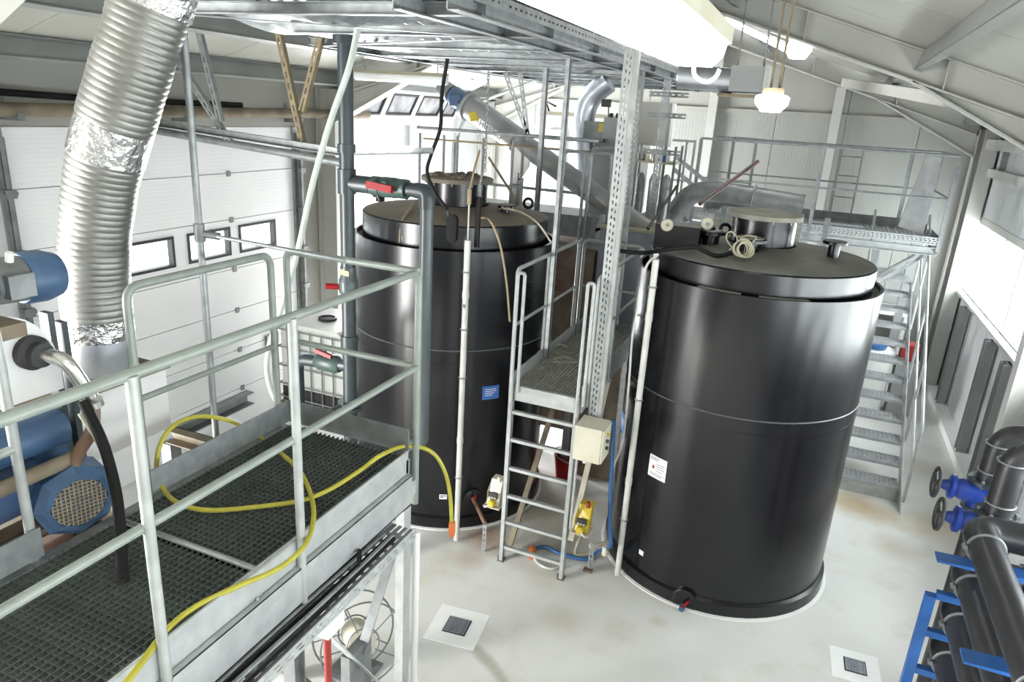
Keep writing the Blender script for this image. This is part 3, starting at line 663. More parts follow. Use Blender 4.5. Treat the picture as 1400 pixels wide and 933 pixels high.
T(spline([(-2.842, 2.884, 0.300), (-2.703, 2.906, 0.400), (-2.630, 2.898, 0.520), (-2.646, 2.832, 0.580)], 8), .008, 8).build('air_hose', 'blue_hose', None, True, label='thin blue air hose below the walkway', cat='hose')
# ------------------------------------------------------------------ ladder and walkway between the tanks
LX0, LX1, LY, LZ = -2.10, -1.46, 5.24, 1.75
lad = thing('steel_ladder', (-1.79, 5.22, 0), 'pale galvanised ladder leading up between the two tanks', 'ladder')
for x, nm in ((LX0 + .02, 0), (-1.49, 1)):
    MB().channel((x, LY, 0), (x, LY, LZ), .035, .055, .006, (0, 1, 0), side=1 if nm else -1).build('stringer', 'rail_light', lad)
    T(bend([(x, LY - .02, LZ - .25), (x, LY - .02, 2.74), (x + (.055 if nm == 0 else .05), LY - .01, 2.74), (x + (.055 if nm == 0 else .05), LY - .01, LZ - .05)], .03, 5), .015, 10).build('grab_rail', 'rail_light', lad, True)
    MB().box2((x - .03, LY - .04, 0), (x + .03, LY + .04, .008)).cyl((x - .035, LY, 0), (x - .035, LY, .03), .010, 8).build('foot_plate', 'galv_dull', lad)
for z in (.15, .415, .685, .965, 1.245, 1.51): MB().box2((LX0 + .03, LY - .018, z - .014), (-1.49, LY + .018, z + .014)).build('rung', 'rail_light', lad)
ap = thing('access_platform', (-1.79, 6.1, 0), 'narrow railed walkway of worn grating between the two tanks', 'platform')
bars(ap, LX0 + .03, LX1 - .03, LY + .04, 7.30, LZ, 19, 'grating_light', .03, .007)
mb = MB(); y = LY + .06
while y < 7.29: mb.box(((LX0 + LX1) / 2, y, LZ - .012), (LX1 - LX0 - .05, .005, .016)); y += .05
o = mb.build('cross_bars', 'grating_light', ap); o['kind'] = 'stuff'
MB().box2((LX0 + .045, LY + .0, LZ - .13), (-1.51, LY + .035, LZ + .004)).build('front_beam', 'rail_light', ap)
for x in (LX0 + .01, LX1 - .01):
    MB().box2((x - .006, LY + .04, LZ - .14), (x + .006, 7.32, LZ + .11)).build('kick_plate', 'rail_light', ap)
MB().box2((LX0, 7.31, LZ), (LX1, 7.32, LZ + .11)).build('kick_plate', 'galv', ap)
for x, ya in ((LX0, LY + .02), (LX1 + .02, LY + .12)):
    T(bend([(x, ya, LZ - .1), (x, ya, 2.76), (x, 6.90, 2.76), (x, 6.90, LZ - .05)], .06), .018, 10).build('hand_rail', 'rail_light', ap, True)
    T([(x, ya, 2.28), (x, 6.90, 2.28)], .014, 8).build('mid_rail', 'rail_light', ap, True)
    T([(x, 6.0, LZ - .1), (x, 6.0, 2.76)], .016, 8).build('rail_post', 'rail_light', ap, True)
T(bend([(LX0 + .03, 6.98, LZ), (LX0 + .03, 6.98, 2.76), (LX1, 6.98, 2.76), (LX1, 6.98, LZ)], .06), .018, 10).build('hand_rail', 'rail', ap, True)
T([(LX0 + .03, 6.98, 2.28), (LX1, 6.98, 2.28)], .014, 8).build('mid_rail', 'rail', ap, True)
for x in (LX0 + .03, LX1 - .03): MB().box2((x - .03, 6.9, 0), (x + .03, 6.98, LZ - .1)).build('leg', 'galv', ap)
MB().beam((LX0 + .04, 5.35, .05), (LX0 + .04, 6.85, 1.62), .05, .03).build('brace', 'brown_dirty', ap)
MB().beam((LX1 - .02, 6.2, 1.62), (LX1 - .02, 5.4, .3), .05, .03).build('brace', 'beige', ap)
# string tangle on the walkway
T(spline([(-2.282, 6.726, 1.790), (-2.166, 6.410, 1.780), (-2.181, 6.102, 1.775), (-2.116, 6.069, 1.775), (-2.108, 6.270, 1.800), (-2.041, 6.454, 1.775), (-1.973, 6.390, 1.775), (-2.102, 6.451, 1.780), (-2.114, 6.266, 1.785), (-1.976, 6.158, 1.775), (-1.824, 6.082, 1.775), (-1.912, 6.124, 1.775), (-1.966, 5.923, 1.775), (-1.751, 6.034, 1.775)], 6), .006, 6).build('string_tangle', 'rope', None, True, label='tangle of pale string lying on the walkway grating', cat='string')
# control box on the ladder
cb = thing('control_box', (-1.29, 5.13, 1.28), 'cream control box with three push buttons on the ladder side', 'control box')
MB().box2((-1.44, 5.06, 1.30), (-1.215, 5.30, 1.60)).build('housing', 'cream', cb)
MB().box2((-1.213, 5.065, 1.305), (-1.20, 5.295, 1.595)).build('lid', 'cream', cb)
for z, mname in ((1.53, 'yellow'), (1.47, 'pvc_green'), (1.41, 'dark')): MB().cyl((-1.20, 5.17, z), (-1.178, 5.17, z), .016, 14).build('button', mname, cb, True)
MB().cyl((-1.36, 5.15, 1.24), (-1.36, 5.15, 1.30), .014, 10).build('cable_gland', 'white_panel', cb)
MB().box2((-1.46, 5.18, 1.33), (-1.44, 5.22, 1.57)).build('bracket', 'galv_dull', cb)
# dosing pumps
def pump(x, y, z, label, knob_side):
    p = thing('dosing_pump', (x, y, z), label, 'pump', 'dosing pumps beside the ladder')
    MB().prism([(x - .06, y - .07, z), (x + .06, y - .07, z), (x + .065, y - .05, z + .12), (x + .055, y + .02, z + .22), (x - .055, y + .02, z + .22), (x - .065, y - .05, z + .12)], (0, .09, 0)).build('body', 'yellow' if knob_side > 0 else 'cream', p)
    MB().box((x, y - .072, z + .10), (.085, .02, .06)).build('display', 'dark', p)
    for k in range(3): MB().box((x - .026 + .026 * k, y - .084, z + .085), (.016, .006, .012)).build('key', 'cream', p)
    MB().box((x, y - .02, z - .012), (.16, .16, .012)).build('shelf', 'beige', p)
    MB().lathe([(.035, 0), (.035, .05), (.025, .06)], (x - knob_side * .0, y - .06, z + .03), 16, (0, -1, 0)).build('pump_head', 'yellow', p, True)
    T(bend([(x + .01, y - .11, z + .03), (x + .05 * knob_side, y - .13, z + .0), (x + .06 * knob_side, y - .1, z - .02)], .02), .008, 8).build('tube', 'clear_tube', p, True)
    MB().cyl((x + .03, y - .01, z + .22), (x + .03, y - .01, z + .27), .018, 12).build('valve_cap', 'red_paint' if knob_side > 0 else 'cream', p, True)
    return p
pump(-1.345, 5.27, .55, 'bright yellow dosing pump right of the ladder foot', 1)
pump(-2.20, 5.30, .55, 'faded yellow dosing pump left of the ladder', -1)
MB().cyl((-1.44, 5.20, .55), (-1.44, 5.20, 1.30), .012, 10).build('conduit', 'rail_light', None, True, label='thin white conduit below the cream control box', cat='conduit')
# hoses on the floor by the ladder
T(spline([(-1.870, 5.495, 0.020), (-1.777, 5.581, 0.030), (-1.616, 5.547, 0.030), (-1.370, 5.572, 0.030), (-1.295, 5.693, 0.060), (-1.12, 5.42, .35), (-1.15, 5.42, .6), (-1.20, 5.5, 1.0), (-1.24, 5.55, 1.5)], 8), .018, 10).build('water_hose', 'blue_hose', None, True, label='blue water hose curling on the floor behind the ladder', cat='hose')
T(spline([(-1.859, 5.445, 0.030), (-1.753, 5.325, 0.020), (-1.619, 5.296, 0.020), (-1.534, 5.374, 0.030)], 8), .012, 8).build('drain_tube', 'clear_tube', None, True, label='clear drain tube bent on the floor at the ladder foot', cat='tube')
MB().cyl((-1.823, 5.373, 0.030), (-1.865, 5.475, 0.050), .035, 14).build('orange_coupling', 'orange', None, True, label='orange hose coupling on the floor behind the ladder', cat='coupling')
T(spline([(-1.395, 5.428, 0.400), (-1.461, 5.551, 0.150), (-1.464, 5.565, 0.060), (-1.388, 5.621, 0.050), (-1.305, 5.695, 0.080)], 8), .012, 8).build('beige_tube', 'rope', None, True, label='beige tube looping below the yellow pump', cat='tube')
x, y, z = (-1.294, 5.472, 0.000)
bk = thing('pipe_bracket', (x, y, 0), 'slotted bracket with a beige tap on the floor by the right tank', 'bracket')
slotted_plate(MB(), (x, y, 0), (x, y, .30), .045, .004, (0, 1, 0), .05, .028, 1, .012).build('upright', 'galv_light', bk)
MB().cyl((x - .02, y, .25), (-1.17, 5.62, .25), .02, 12).build('pipe', 'cream', bk, True)
MB().cyl((x + .12, y + .01, .20), (x + .12, y + .01, .29), .028, 14).build('valve_body', 'cream', bk, True)
MB().box((x - .01, y - .02, .01), (.08, .06, .02)).build('foot', 'rust_brown', bk)
# red bucket behind the ladder
x, y, z = (-2.046, 6.982, 0.000)
bu = thing('red_bucket', (x, y, 0), 'red plastic bucket standing behind the ladder', 'bucket')
MB().lathe([(.11, 0), (.15, .30), (.155, .30), (.155, .315), (.14, .315), (.105, .02)], (x, y, 0), 28).build('body', 'red', bu, True)
MB().lathe([(.0, .22), (.13, .22)], (x, y, 0), 24).build('contents', 'paper', bu)
MB().ring((x, y, .30), .155, .006, (.3, 0, 1), 28, 6).build('handle', 'galv', bu, True)
# floor drains
def drain(p, label, rz, s):
    d = thing('floor_drain', (p[0], p[1], 0), label, 'drain')
    MB().box((p[0], p[1], .002), (.42 * s, .42 * s, .004), rz).build('surround', 'drain_concrete', d)
    MB().box((p[0], p[1], .005), (.19 * s, .19 * s, .004), rz).build('frame', 'dark', d)
    ca, sa = math.cos(rz), math.sin(rz); n = 7
    me = shared(MB().box((0, 0, 0), (.172 * s, .013 * s, .008), rz), 'drain_metal')
    for i in range(n):
        q = (-.077 + .154 * i / (n - 1)) * s; mesh_piece('grate_bar', me, '', d, (p[0] - sa * q, p[1] + ca * q, .011))
    me2 = shared(MB().box((0, 0, 0), (.013 * s, .172 * s, .006), rz), 'drain_metal')
    for i in range(n):
        q = (-.077 + .154 * i / (n - 1)) * s; mesh_piece('grate_bar', me2, '', d, (p[0] + ca * q, p[1] + sa * q, .009))
    MB().cyl((p[0], p[1], .01), (p[0], p[1], .019), .02 * s, 16).build('lock', 'galv', d, True)
drain((-2.039, 4.259, 0.000), 'square floor drain with a wet trail left of the tanks', .12, 1.0)
drain((0.943, 5.264, 0.000), 'square floor drain near the blue pipe rack', .05, .85)
# ------------------------------------------------------------------ far platform with railing, hatch and stairs
fp = thing('far_platform', (0, 10.9, 0), 'raised galvanised platform with railings along the end wall', 'platform')
FY0, FY1, FX0, FX1, FZ = 10.3, 11.75, -1.55, 1.58, 2.68
bars(fp, FX0, .05, FY0 + .02, FY1, FZ, 30, 'tread', .03, .012); bars(fp, .75, FX1, FY0 + .02, FY1, FZ, 16, 'tread', .03, .012)
MB().box2((.05, FY0 + .02, FZ - .03), (.75, FY0 + .35, FZ)).build('hatch_step', 'tread', fp); MB().box2((.05, FY1 - .3, FZ - .03), (.75, FY1, FZ)).build('hatch_step', 'tread', fp)
slotted_plate(MB(), (FX0, FY0, FZ + .03), (FX1, FY0, FZ + .03), .10, .006, (0, 1, 0), .05, .03, 3, .012).build('edge_plate', 'galv_light', fp)
MB().channel((FX0, FY0 + .02, FZ - .10), (FX1, FY0 + .02, FZ - .10), .06, .10, .008).build('edge_beam', 'galv_light', fp)
MB().box2((FX1 - .01, FY0, FZ - .13), (FX1, FY1, FZ + .08)).build('edge_plate', 'galv', fp)
MB().box2((FX0, FY1, FZ - .13), (FX1, FY1 + .01, FZ + .13)).build('edge_plate', 'galv_dull', fp)
zt = 3.76
for y, x0, x1 in ((FY0, FX0 + .02, FX1 - .01), (FY1, FX0 + .02, FX1 - .01)):
    T([(x0, y, zt), (x1, y, zt)], .016, 8).build('hand_rail', 'galv', fp, True); T([(x0, y, 3.24), (x1, y, 3.24)], .013, 8).build('mid_rail', 'galv', fp, True)
T([(FX1 - .01, FY0, zt), (FX1 - .01, FY1, zt)], .016, 8).build('hand_rail', 'galv', fp, True); T([(FX1 - .01, FY0, 3.24), (FX1 - .01, FY1, 3.24)], .013, 8).build('mid_rail', 'galv', fp, True)
for x, y in ((FX0 + .02, FY0), (.03, FY0), (FX1 - .01, FY0), (FX1 - .01, FY1), (.05, FY1), (1.2, FY1)): MB().box2((x - .022, y - .012, FZ - .1), (x + .022, y + .012, zt)).build('rail_post', 'galv', fp)
for x0, x1 in ((-1.13, -.83),):
    for x in (x0, x1): MB().box2((x - .02, FY0 + .25, FZ), (x + .02, FY0 + .28, zt + .03)).build('gate_post', 'galv_dull', fp)
    T([(x0, FY0 + .265, zt + .03), (x1, FY0 + .265, zt + .03)], .014, 8).build('gate_rail', 'galv', fp, True); T([(x0, FY0 + .265, 3.2), (x1, FY0 + .265, 3.2)], .012, 8).build('gate_rail', 'galv', fp, True)
for x in (.28, .56): MB().box2((x - .012, FY1 - .2, FZ - .3), (x + .012, FY1 - .18, zt + .0)).build('hatch_ladder_rail', 'galv_dull', fp)
for z in (2.75, 3.05, 3.35, 3.62): T([(.28, FY1 - .19, z), (.56, FY1 - .19, z)], .010, 6).build('hatch_rung', 'galv_dull', fp)
a, b = V((1.101, 10.550, 2.820)), V((1.267, 10.750, 3.737)); e, f = V((1.400, 10.500, 2.747)), V((1.432, 10.700, 3.715))
MB().prism([a, e, f, b], (.0, .05, .02)).build('hatch_cover', 'tread', fp)
for x, y in ((FX1 - .1, FY1 - .1), (-.3, FY1 - .1), (FX0 + .1, FY1 - .1), (.92, FY0 + .5)): MB().box2((x - .05, y - .05, 0), (x + .05, y + .05, FZ - .13)).build('leg', 'steel_grey', fp)
MB().beam((.92, FY0 + .5, 1.9), (FX1 - .1, FY0 + .1, FZ - .15), .04, .04).build('brace', 'galv', fp)
T([(1.0, FY0 + .1, 2.2), (1.35, FY0 + .1, 2.5)], .02, 8).build('brace', 'galv', fp)
# stairs
st = thing('steel_stairs', (1.17, 9.6, 0), 'pale open-tread steel stairs rising to the far platform', 'stairs')
SX0, SX1 = .86, 1.48
SL = (1.85 - .16) / (10.97 - 8.35)
def sy(z): return 8.35 + (z - .16) / SL
for x in (SX0 - .01, SX1 + .01):
    MB().prism([(x - .005, sy(.0) - .10, 0), (x - .005, sy(.0) + .22, 0), (x - .005, sy(2.0) + .22, 2.0), (x - .005, sy(2.0) - .10, 2.0)], (.010, 0, 0)).build('stringer', 'galv_light', st)
zz = [.16 + .169 * i for i in range(11)]
tm = MB(); slotted_plate(tm, (0, .0, 0), (SX1 - SX0 - .02, .0, 0), .22, .025, (0, 0, 1), .05, .03, 5, .016); tm.box(((SX1 - SX0) / 2 - .01, -.125, -.012), (SX1 - SX0 - .02, .03, .035))
tme = shared(tm, 'tread')
for z in zz: mesh_piece('tread', tme, '', st, (SX0 + .01, sy(z) + .12, z))
MB().box2((SX0, sy(2.0), 1.97), (SX1, 12.1, 2.01)).build('landing', 'galv_light', st)
MB().box2((SX0, 8.33, 0), (SX1, 8.36, .13)).build('foot_riser', 'galv_light', st)
for x in (SX1 + .03,):
    T(bend([(x, sy(.0) + .05, .1), (x, sy(.0) + .05, 1.0), (x, sy(1.9) + .05, 2.95)], .1), .018, 8).build('hand_rail', 'rail_light', st, True)
    T([(x, sy(.0) + .05, .55), (x, sy(1.9) + .05, 2.45)], .015, 8).build('mid_rail', 'rail_light', st, True)
    for z in (.5, 1.0, 1.5, 1.9): T([(x, sy(z) + .05, z), (x, sy(z) + .05, z + 1.03)], .015, 8).build('rail_post', 'rail_light', st, True)
T([(SX0 - .02, sy(1.0) + .05, 1.5), (SX0 - .02, sy(1.9) + .05, 2.95)], .018, 8).build('hand_rail', 'rail_light', st, True)
# things standing under the far platform
tb = thing('white_tub', (1.25, 11.3, 0), 'white tub with a blue round lid behind the stairs', 'tub')
MB().lathe([(.24, 0), (.26, .94), (.27, .945)], (1.25, 11.3, 0), 28).build('body', 'jerry', tb, True)
MB().lathe([(.13, 0), (.15, .06), (.15, .07)], (1.25, 11.3, .95), 24).build('lid', 'blue_hose', tb, True)
MB().box2((1.55, 11.2, .0), (1.85, 11.5, .84)).build('cable_cabinet', 'steel_grey', None, label='small grey cabinet behind the stairs below the red box', cat='cabinet')
MB().box2((1.58, 11.22, .84), (1.80, 11.48, 1.08)).build('red_box', 'red_paint', None, label='red box behind the upper stair treads', cat='box')
MB().box2((1.0, 12.3, 1.28), (1.3, 12.4, 1.36)).build('yellow_tray', 'yellow', None, label='small yellow tray on a shelf by the end wall behind the stairs', cat='tray')
MB().box2((.8, 12.25, 1.25), (1.7, 12.95, 1.28)).box2((.8, 12.25, 0), (.85, 12.95, 1.25)).box2((1.65, 12.25, 0), (1.7, 12.95, 1.25)).build('wall_shelf', 'white_panel', None, label='white shelf table against the end wall behind the stairs', cat='shelf')
# ------------------------------------------------------------------ flexible foil duct
du = thing('foil_duct', (-3.45, 2.55, 2.58), 'large ribbed silver flexible duct rising to the roof at left', 'duct')
path = spline([(-3.554, 2.600, 2.388), (-3.534, 2.600, 2.569), (-3.525, 2.600, 2.785), (-3.517, 2.610, 3.032), (-3.476, 2.630, 3.312), (-3.405, 2.660, 3.601), (-3.283, 2.700, 3.915), (-3.188, 2.740, 4.160), (-3.110, 2.780, 4.380), (-3.051, 2.820, 4.593)], 26)
def sub(a, b): n = len(path); return path[int(a * n):int(b * n)]
def ribs(pts, r, amp):
    L = [0.0]
    for i in range(len(pts) - 1): L.append(L[-1] + (pts[i + 1] - pts[i]).length)
    out = []; rr = []; q = 0.0; i = 0; step = .0058
    while q < L[-1]:
        while L[i + 1] < q: i += 1
        out.append(pts[i].lerp(pts[i + 1], (q - L[i]) / (L[i + 1] - L[i])))
        ph = (q / .0348) % 1.0
        rr.append(r + (amp if ph < .62 else -amp) + .0025 * math.sin(q * 9) + .0015 * math.sin(q * 23)); q += step
    return T(out, rr, 40)
ribs(sub(.22, .58), .176, .0012).build('ribbed_hose', 'foil', du, True)
ribs(sub(.62, .90), .183, .0012).build('ribbed_hose', 'foil', du, True)
T(sub(0, .175), .170, 36).build('lower_sleeve', 'galv_duct', du, True)
for a, b, r in ((.165, .225, .180), (.57, .63, .186), (.88, 1.0, .194)): T(sub(a, b), r, 36).build('foil_tape', 'foil_tape', du, True)
# ------------------------------------------------------------------ dewatering machine at the far left
mc = thing('sludge_press', (-3.4, 1.9, 1.6), 'stained white and blue dewatering machine beside the walkway at far left', 'machine')
MB().box2((-3.95, 1.95, 2.05), (-3.33, 2.84, 2.43)).build('hopper_box', 'booth_white', mc)
MB().box2((-3.97, 1.62, 2.43), (-3.31, 2.86, 2.445)).build('hopper_top', 'brown_dirty', mc)
MB().lathe([(.20, 0), (.20, .02)], (-3.555, 2.60, 2.445), 36).build('duct_collar', 'galv_dull', mc, True)
# round-topped end plate
pl = [(-3.10, 1.56, 2.62), (-3.10, 2.07, 2.62), (-3.10, 2.07, 2.70)] + [(-3.10, 1.815 + .255 * math.cos(R_(a)), 2.73 + .30 * math.sin(R_(a))) for a in range(0, 181, 12)] + [(-3.10, 1.56, 2.70)]
MB().prism(pl, (-.03, 0, 0)).build('end_plate', 'booth_white', mc)
MB().lathe([(.078, 0), (.078, .035), (.055, .05), (.055, .09)], (-3.10, 1.94, 2.84), 24, (1, 0, 0)).build('flange', 'dark', mc, True)
T(bend([(-3.06, 1.94, 2.84), (-2.93, 1.98, 2.83), (-2.91, 2.06, 2.62)], .10), .034, 14).build('elbow_pipe', 'stainless', mc, True)
MB().lathe([(.045, 0), (.045, .03)], (-2.91, 2.065, 2.60), 18, (.05, .2, -1)).build('pipe_clamp', 'stainless', mc, True)
T(spline([(-2.91, 2.07, 2.60), (-2.93, 2.06, 2.45), (-2.99, 2.0, 2.3), (-3.0, 1.98, 2.1)], 6), .03, 10).build('lower_hose', 'rust_brown', mc, True)
for y, z0, z1 in ((2.07, 1.7, 2.98), (2.13, 1.7, 2.92)): MB().box2((-3.20, y, z0), (-3.14, y + .03, z1)).build('frame_post', 'pvc_dark', mc)
# big blue motor with fan grille
mo = V((-2.97, 1.97, 2.10)); ad = V((1, -.30, -.05)).normalized()
mt_ = MB().lathe([(.13, -.42), (.145, -.40), (.145, -.10)], mo, 24, ad); d, s, t = frame_of(ad)
for a in range(18):
    q = s * math.cos(a * .349) + t * math.sin(a * .349); mt_.beam(mo - ad * .38 + q * .15, mo - ad * .11 + q * .15, .006, .03, tuple(q))
mot = mt_.build('motor', 'blue_dark', mc)
MB().lathe([(.18, -.15), (.188, -.14), (.188, -.015), (.155, .02), (.128, .022), (.124, .01)], mo, 8, ad).build('fan_cowl', 'blue_motor', mot)
g = MB(); n = 13
for i in range(n):
    q = -.115 + .23 * i / (n - 1); h = math.sqrt(max(.119 ** 2 - q * q, 0.0004))
    g.beam(mo + ad * .016 + s * q - t * h, mo + ad * .016 + s * q + t * h, .006, .006, tuple(ad)); g.beam(mo + ad * .014 + t * q - s * h, mo + ad * .014 + t * q + s * h, .006, .006, tuple(ad))
o = g.build('fan_grille', 'mesh_brown', mot); o['kind'] = 'stuff'
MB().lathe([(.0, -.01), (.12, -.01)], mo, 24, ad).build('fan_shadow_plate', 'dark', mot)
MB().beam(mo - ad * .09 + V((0, 0, .174)), mo - ad * .02 + V((.0, -.005, .168)), .09, .004).build('rating_plate', 'cream', mot)
MB().box2((-3.30, 1.90, 2.26), (-3.12, 2.06, 2.36)).build('terminal_box', 'blue_dark', mot)
# upper gear motor
ga = V((-3.12, 1.51, 3.20)); gd = V((.02, 1, -.06)).normalized()
gm = MB().lathe([(.13, -.25), (.14, -.22), (.14, .24), (.11, .28), (.11, .30)], ga, 20, gd).build('gear_housing', 'blue_dark', mc, True)
MB().lathe([(.10, .28), (.10, .46)], ga, 20, gd).build('motor_body', 'galv_dull', gm, True)
MB().box2((-3.05, 1.83, 3.12), (-2.985, 1.94, 3.22)).build('terminal_box', 'galv_dull', gm)
MB().cyl((-3.04, 1.88, 3.27), (-3.03, 1.88, 3.31), .016, 10).build('gland', 'paper', gm)
MB().lathe([(.108, .44), (.115, .45), (.115, .54), (.098, .60), (.05, .62)], ga, 20, gd).build('fan_cowl', 'blue_motor', gm, True)
MB().box2((-3.25, 1.3, 2.97), (-2.95, 1.85, 3.03)).build('gear_base', 'brown_dirty', gm)
MB().box2((-3.2, 1.70, 2.62), (-3.12, 1.78, 2.98)).build('gear_post', 'galv_dull', gm)
# dirty bed frame
for x, z, mm in ((-2.95, 1.84, 'booth_white'), (-3.2, 1.78, 'rust_brown'), (-3.5, 1.78, 'brown_dirty')): MB().channel((x, .4, z), (x, 2.22, z), .07, .12, .01).build('bed_beam', mm, mc)
MB().box2((-3.7, .4, 1.60), (-2.95, 2.3, 1.70)).build('bed_tray', 'brown_dirty', mc)
for y in (.8, 1.5, 2.25): MB().box2((-3.7, y - .04, 1.70), (-2.92, y + .04, 1.80)).build('bed_cross_beam', 'rust_brown', mc)
for x in (-3.65, -3.0):
    for y in (.6, 2.2): MB().box2((x - .04, y - .04, 0), (x + .04, y + .04, 1.60)).build('leg', 'galv_dull', mc)
MB().cyl((-3.3, 1.2, 2.2), (-3.3, 1.95, 2.2), .20, 24).build('drum', 'blue_dark', mc, True)
MB().cyl((-3.15, 1.3, 2.42), (-3.15, 2.05, 2.42), .09, 20).build('drive_pipe', 'blue_motor', mc, True)
MB().cyl((-3.02, 1.5, 2.30), (-3.02, 2.03, 2.30), .035, 14).build('hydraulic_pipe', 'brown_dirty', mc, True)
# black chute pipe and strap
T(spline([(-2.900, 2.013, 2.621), (-2.800, 2.009, 2.437), (-2.660, 1.940, 2.264), (-2.530, 1.840, 2.116), (-2.392, 1.722, 2.010)], 8), .024, 14).build('black_hose', 'black_rubber', None, True, label='thick black hose standing on the walkway grating by the blue motor', cat='hose')
T(spline([(-2.930, 2.015, 2.551), (-2.870, 2.041, 2.406), (-2.850, 2.067, 2.233), (-2.840, 2.064, 2.030)], 6), .014, 8).build('beige_strap', 'beige', None, True, label='beige strap hanging beside the thick black hose', cat='strap')
# brown floor-opening frame and the thin steel pole standing on it
fo = thing('opening_frame', (-3.1, 2.7, 1.9), 'rusty brown channel frame around the opening behind the walkway rail', 'frame')
MB().channel((-3.42, 2.90, 1.95), (-2.90, 2.90, 1.95), .07, .09, .008).build('channel_beam', 'brown_dirty', fo)
MB().channel((-2.93, 2.30, 1.95), (-2.93, 3.3, 1.95), .06, .09, .008).build('channel_beam', 'brown_dirty', fo)
MB().channel((-3.42, 2.95, 1.95), (-3.42, 3.6, 1.95), .07, .09, .008).build('channel_beam', 'galv_dull', fo)
for x in (-3.42, -2.95): MB().box2((x - .04, 2.86, 0), (x + .04, 2.94, 1.90)).build('leg', 'galv_dull', fo)
sp = thing('steel_pole', (-3.07, 2.93, 2.0), 'thin upright galvanised pole with a clamp joint behind the walkway', 'pole')
MB().cyl((-3.07, 2.93, 1.99), (-3.07, 2.93, 4.85), .019, 12).build('pole', 'galv', sp, True)
MB().lathe([(.028, 0), (.03, .02), (.03, .08), (.028, .10)], (-3.07, 2.93, 3.20), 16).build('clamp', 'galv_dull', sp, True)
MB().cyl((-3.07, 2.93, 3.245), (-2.97, 2.97, 3.235), .022, 12).build('clamp_arm', 'galv_dull', sp, True)
MB().cyl((-3.03, 2.95, 3.24), (-2.2, 3.05, 3.19), .011, 10).build('stay_rod', 'galv', sp, True)
# ------------------------------------------------------------------ grey plastic pipe tree with valves
pv = thing('plastic_pipe', (-3.2, 4.5, 0), 'tall dark grey plastic pipe with a red-levered branch valve at the walkway end', 'pipe')
X0 = -3.215
MB().cyl((X0, 4.5, 0), (X0, 4.5, 4.75), .055, 20).build('riser', 'pvc_dark', pv, True)
for z0, z1, r in ((3.32, 3.50, .068), (4.36, 4.42, .085), (4.44, 4.50, .078), (3.62, 3.68, .066), (2.05, 2.2, .068), (1.56, 1.59, .10), (1.60, 1.63, .10)): MB().lathe([(r, z0), (r, z1)], (X0, 4.5, 0), 20).build('socket', 'pvc_dark', pv, True)
u = MB().lathe([(.068, 2.55), (.075, 2.57), (.075, 2.66), (.062, 2.68), (.062, 2.76)], (X0, 4.5, 0), 20).build('union_valve', 'pvc_grey', pv, True)
MB().cyl((X0 - .06, 4.46, 2.60), (X0 - .15, 4.42, 2.60), .024, 12).build('valve_knob', 'red', u, True)
T([(X0 - .02, 4.43, 2.54), (X0 - .08, 4.41, 2.50), (X0 - .10, 4.40, 2.47)], .012, 8).build('drain_cock', 'galv', u, True)
MB().prism([(X0 - .035, 4.437, 2.71), (X0 + .05, 4.437, 2.70), (X0 + .05, 4.437, 2.74), (X0 - .035, 4.437, 2.75)], (0, -.004, 0)).build('yellow_tag', 'yellow', u)
zb = 3.40
T([(X0, 4.5, zb), (-2.58, 4.5, zb)], .052, 18).build('branch', 'pvc_dark', pv, True)
for xx, r, mname in ((-3.10, .064, 'pvc_dark'), (-3.03, .064, 'pvc_dark'), (-2.95, .072, 'pvc_green'), (-2.73, .072, 'pvc_green')): MB().lathe([(r, -.035), (r, .035)], (xx, 4.5, zb), 20, (1, 0, 0)).build('coupling', mname, pv, True)
v = MB().lathe([(.06, -.09), (.075, -.05), (.075, .05), (.06, .09)], (-2.84, 4.5, zb), 20, (1, 0, 0)).build('valve_body', 'pvc_green', pv, True)
MB().cyl((-2.84, 4.5, zb), (-2.84, 4.41, zb + .02), .03, 12).build('valve_stem', 'pvc_green', v, True)
MB().beam((-2.97, 4.40, zb + .02), (-2.76, 4.40, zb - .0), .03, .05).build('lever', 'red', v)
T(bend([(-2.62, 4.5, zb), (-2.53, 4.5, zb), (-2.53, 4.5, zb - .12)], .07), .058, 18).build('elbow', 'pvc_dark', pv, True)
T(bend([(-2.53, 4.5, zb - .08), (-2.53, 4.5, 1.38), (X0, 4.5, 1.38)], .10), .050, 18).build('down_pipe', 'pvc_grey', pv, True)
T(bend([(X0, 4.5, 1.94), (-3.74, 4.5, 1.90), (-3.74, 4.5, 0)], .10), .050, 16).build('lower_branch', 'pvc_dark', pv, True)
v = MB().lathe([(.055, -.12), (.075, -.08), (.075, .08), (.055, .12)], (-3.42, 4.5, 1.925), 20, (1, 0, 0)).build('valve_body', 'pvc_green', pv, True)
MB().beam((-3.52, 4.46, 2.03), (-3.36, 4.46, 2.0), .03, .03).build('lever', 'red_paint', v)
MB().cyl((-3.42, 4.48, 1.95), (-3.44, 4.47, 2.03), .02, 10).build('valve_stem', 'pvc_green', v, True)
hc = MB().cyl((X0, 4.45, 1.60), (X0 - .14, 4.22, 1.55), .036, 14).build('hose_adapter', 'pvc_dark', pv, True)
MB().lathe([(.044, 0), (.044, .05), (.034, .07), (.034, .12)], (X0 - .14, 4.22, 1.55), 16, (-.5, -.85, -.2)).build('hose_coupling', 'stainless', pv, True)
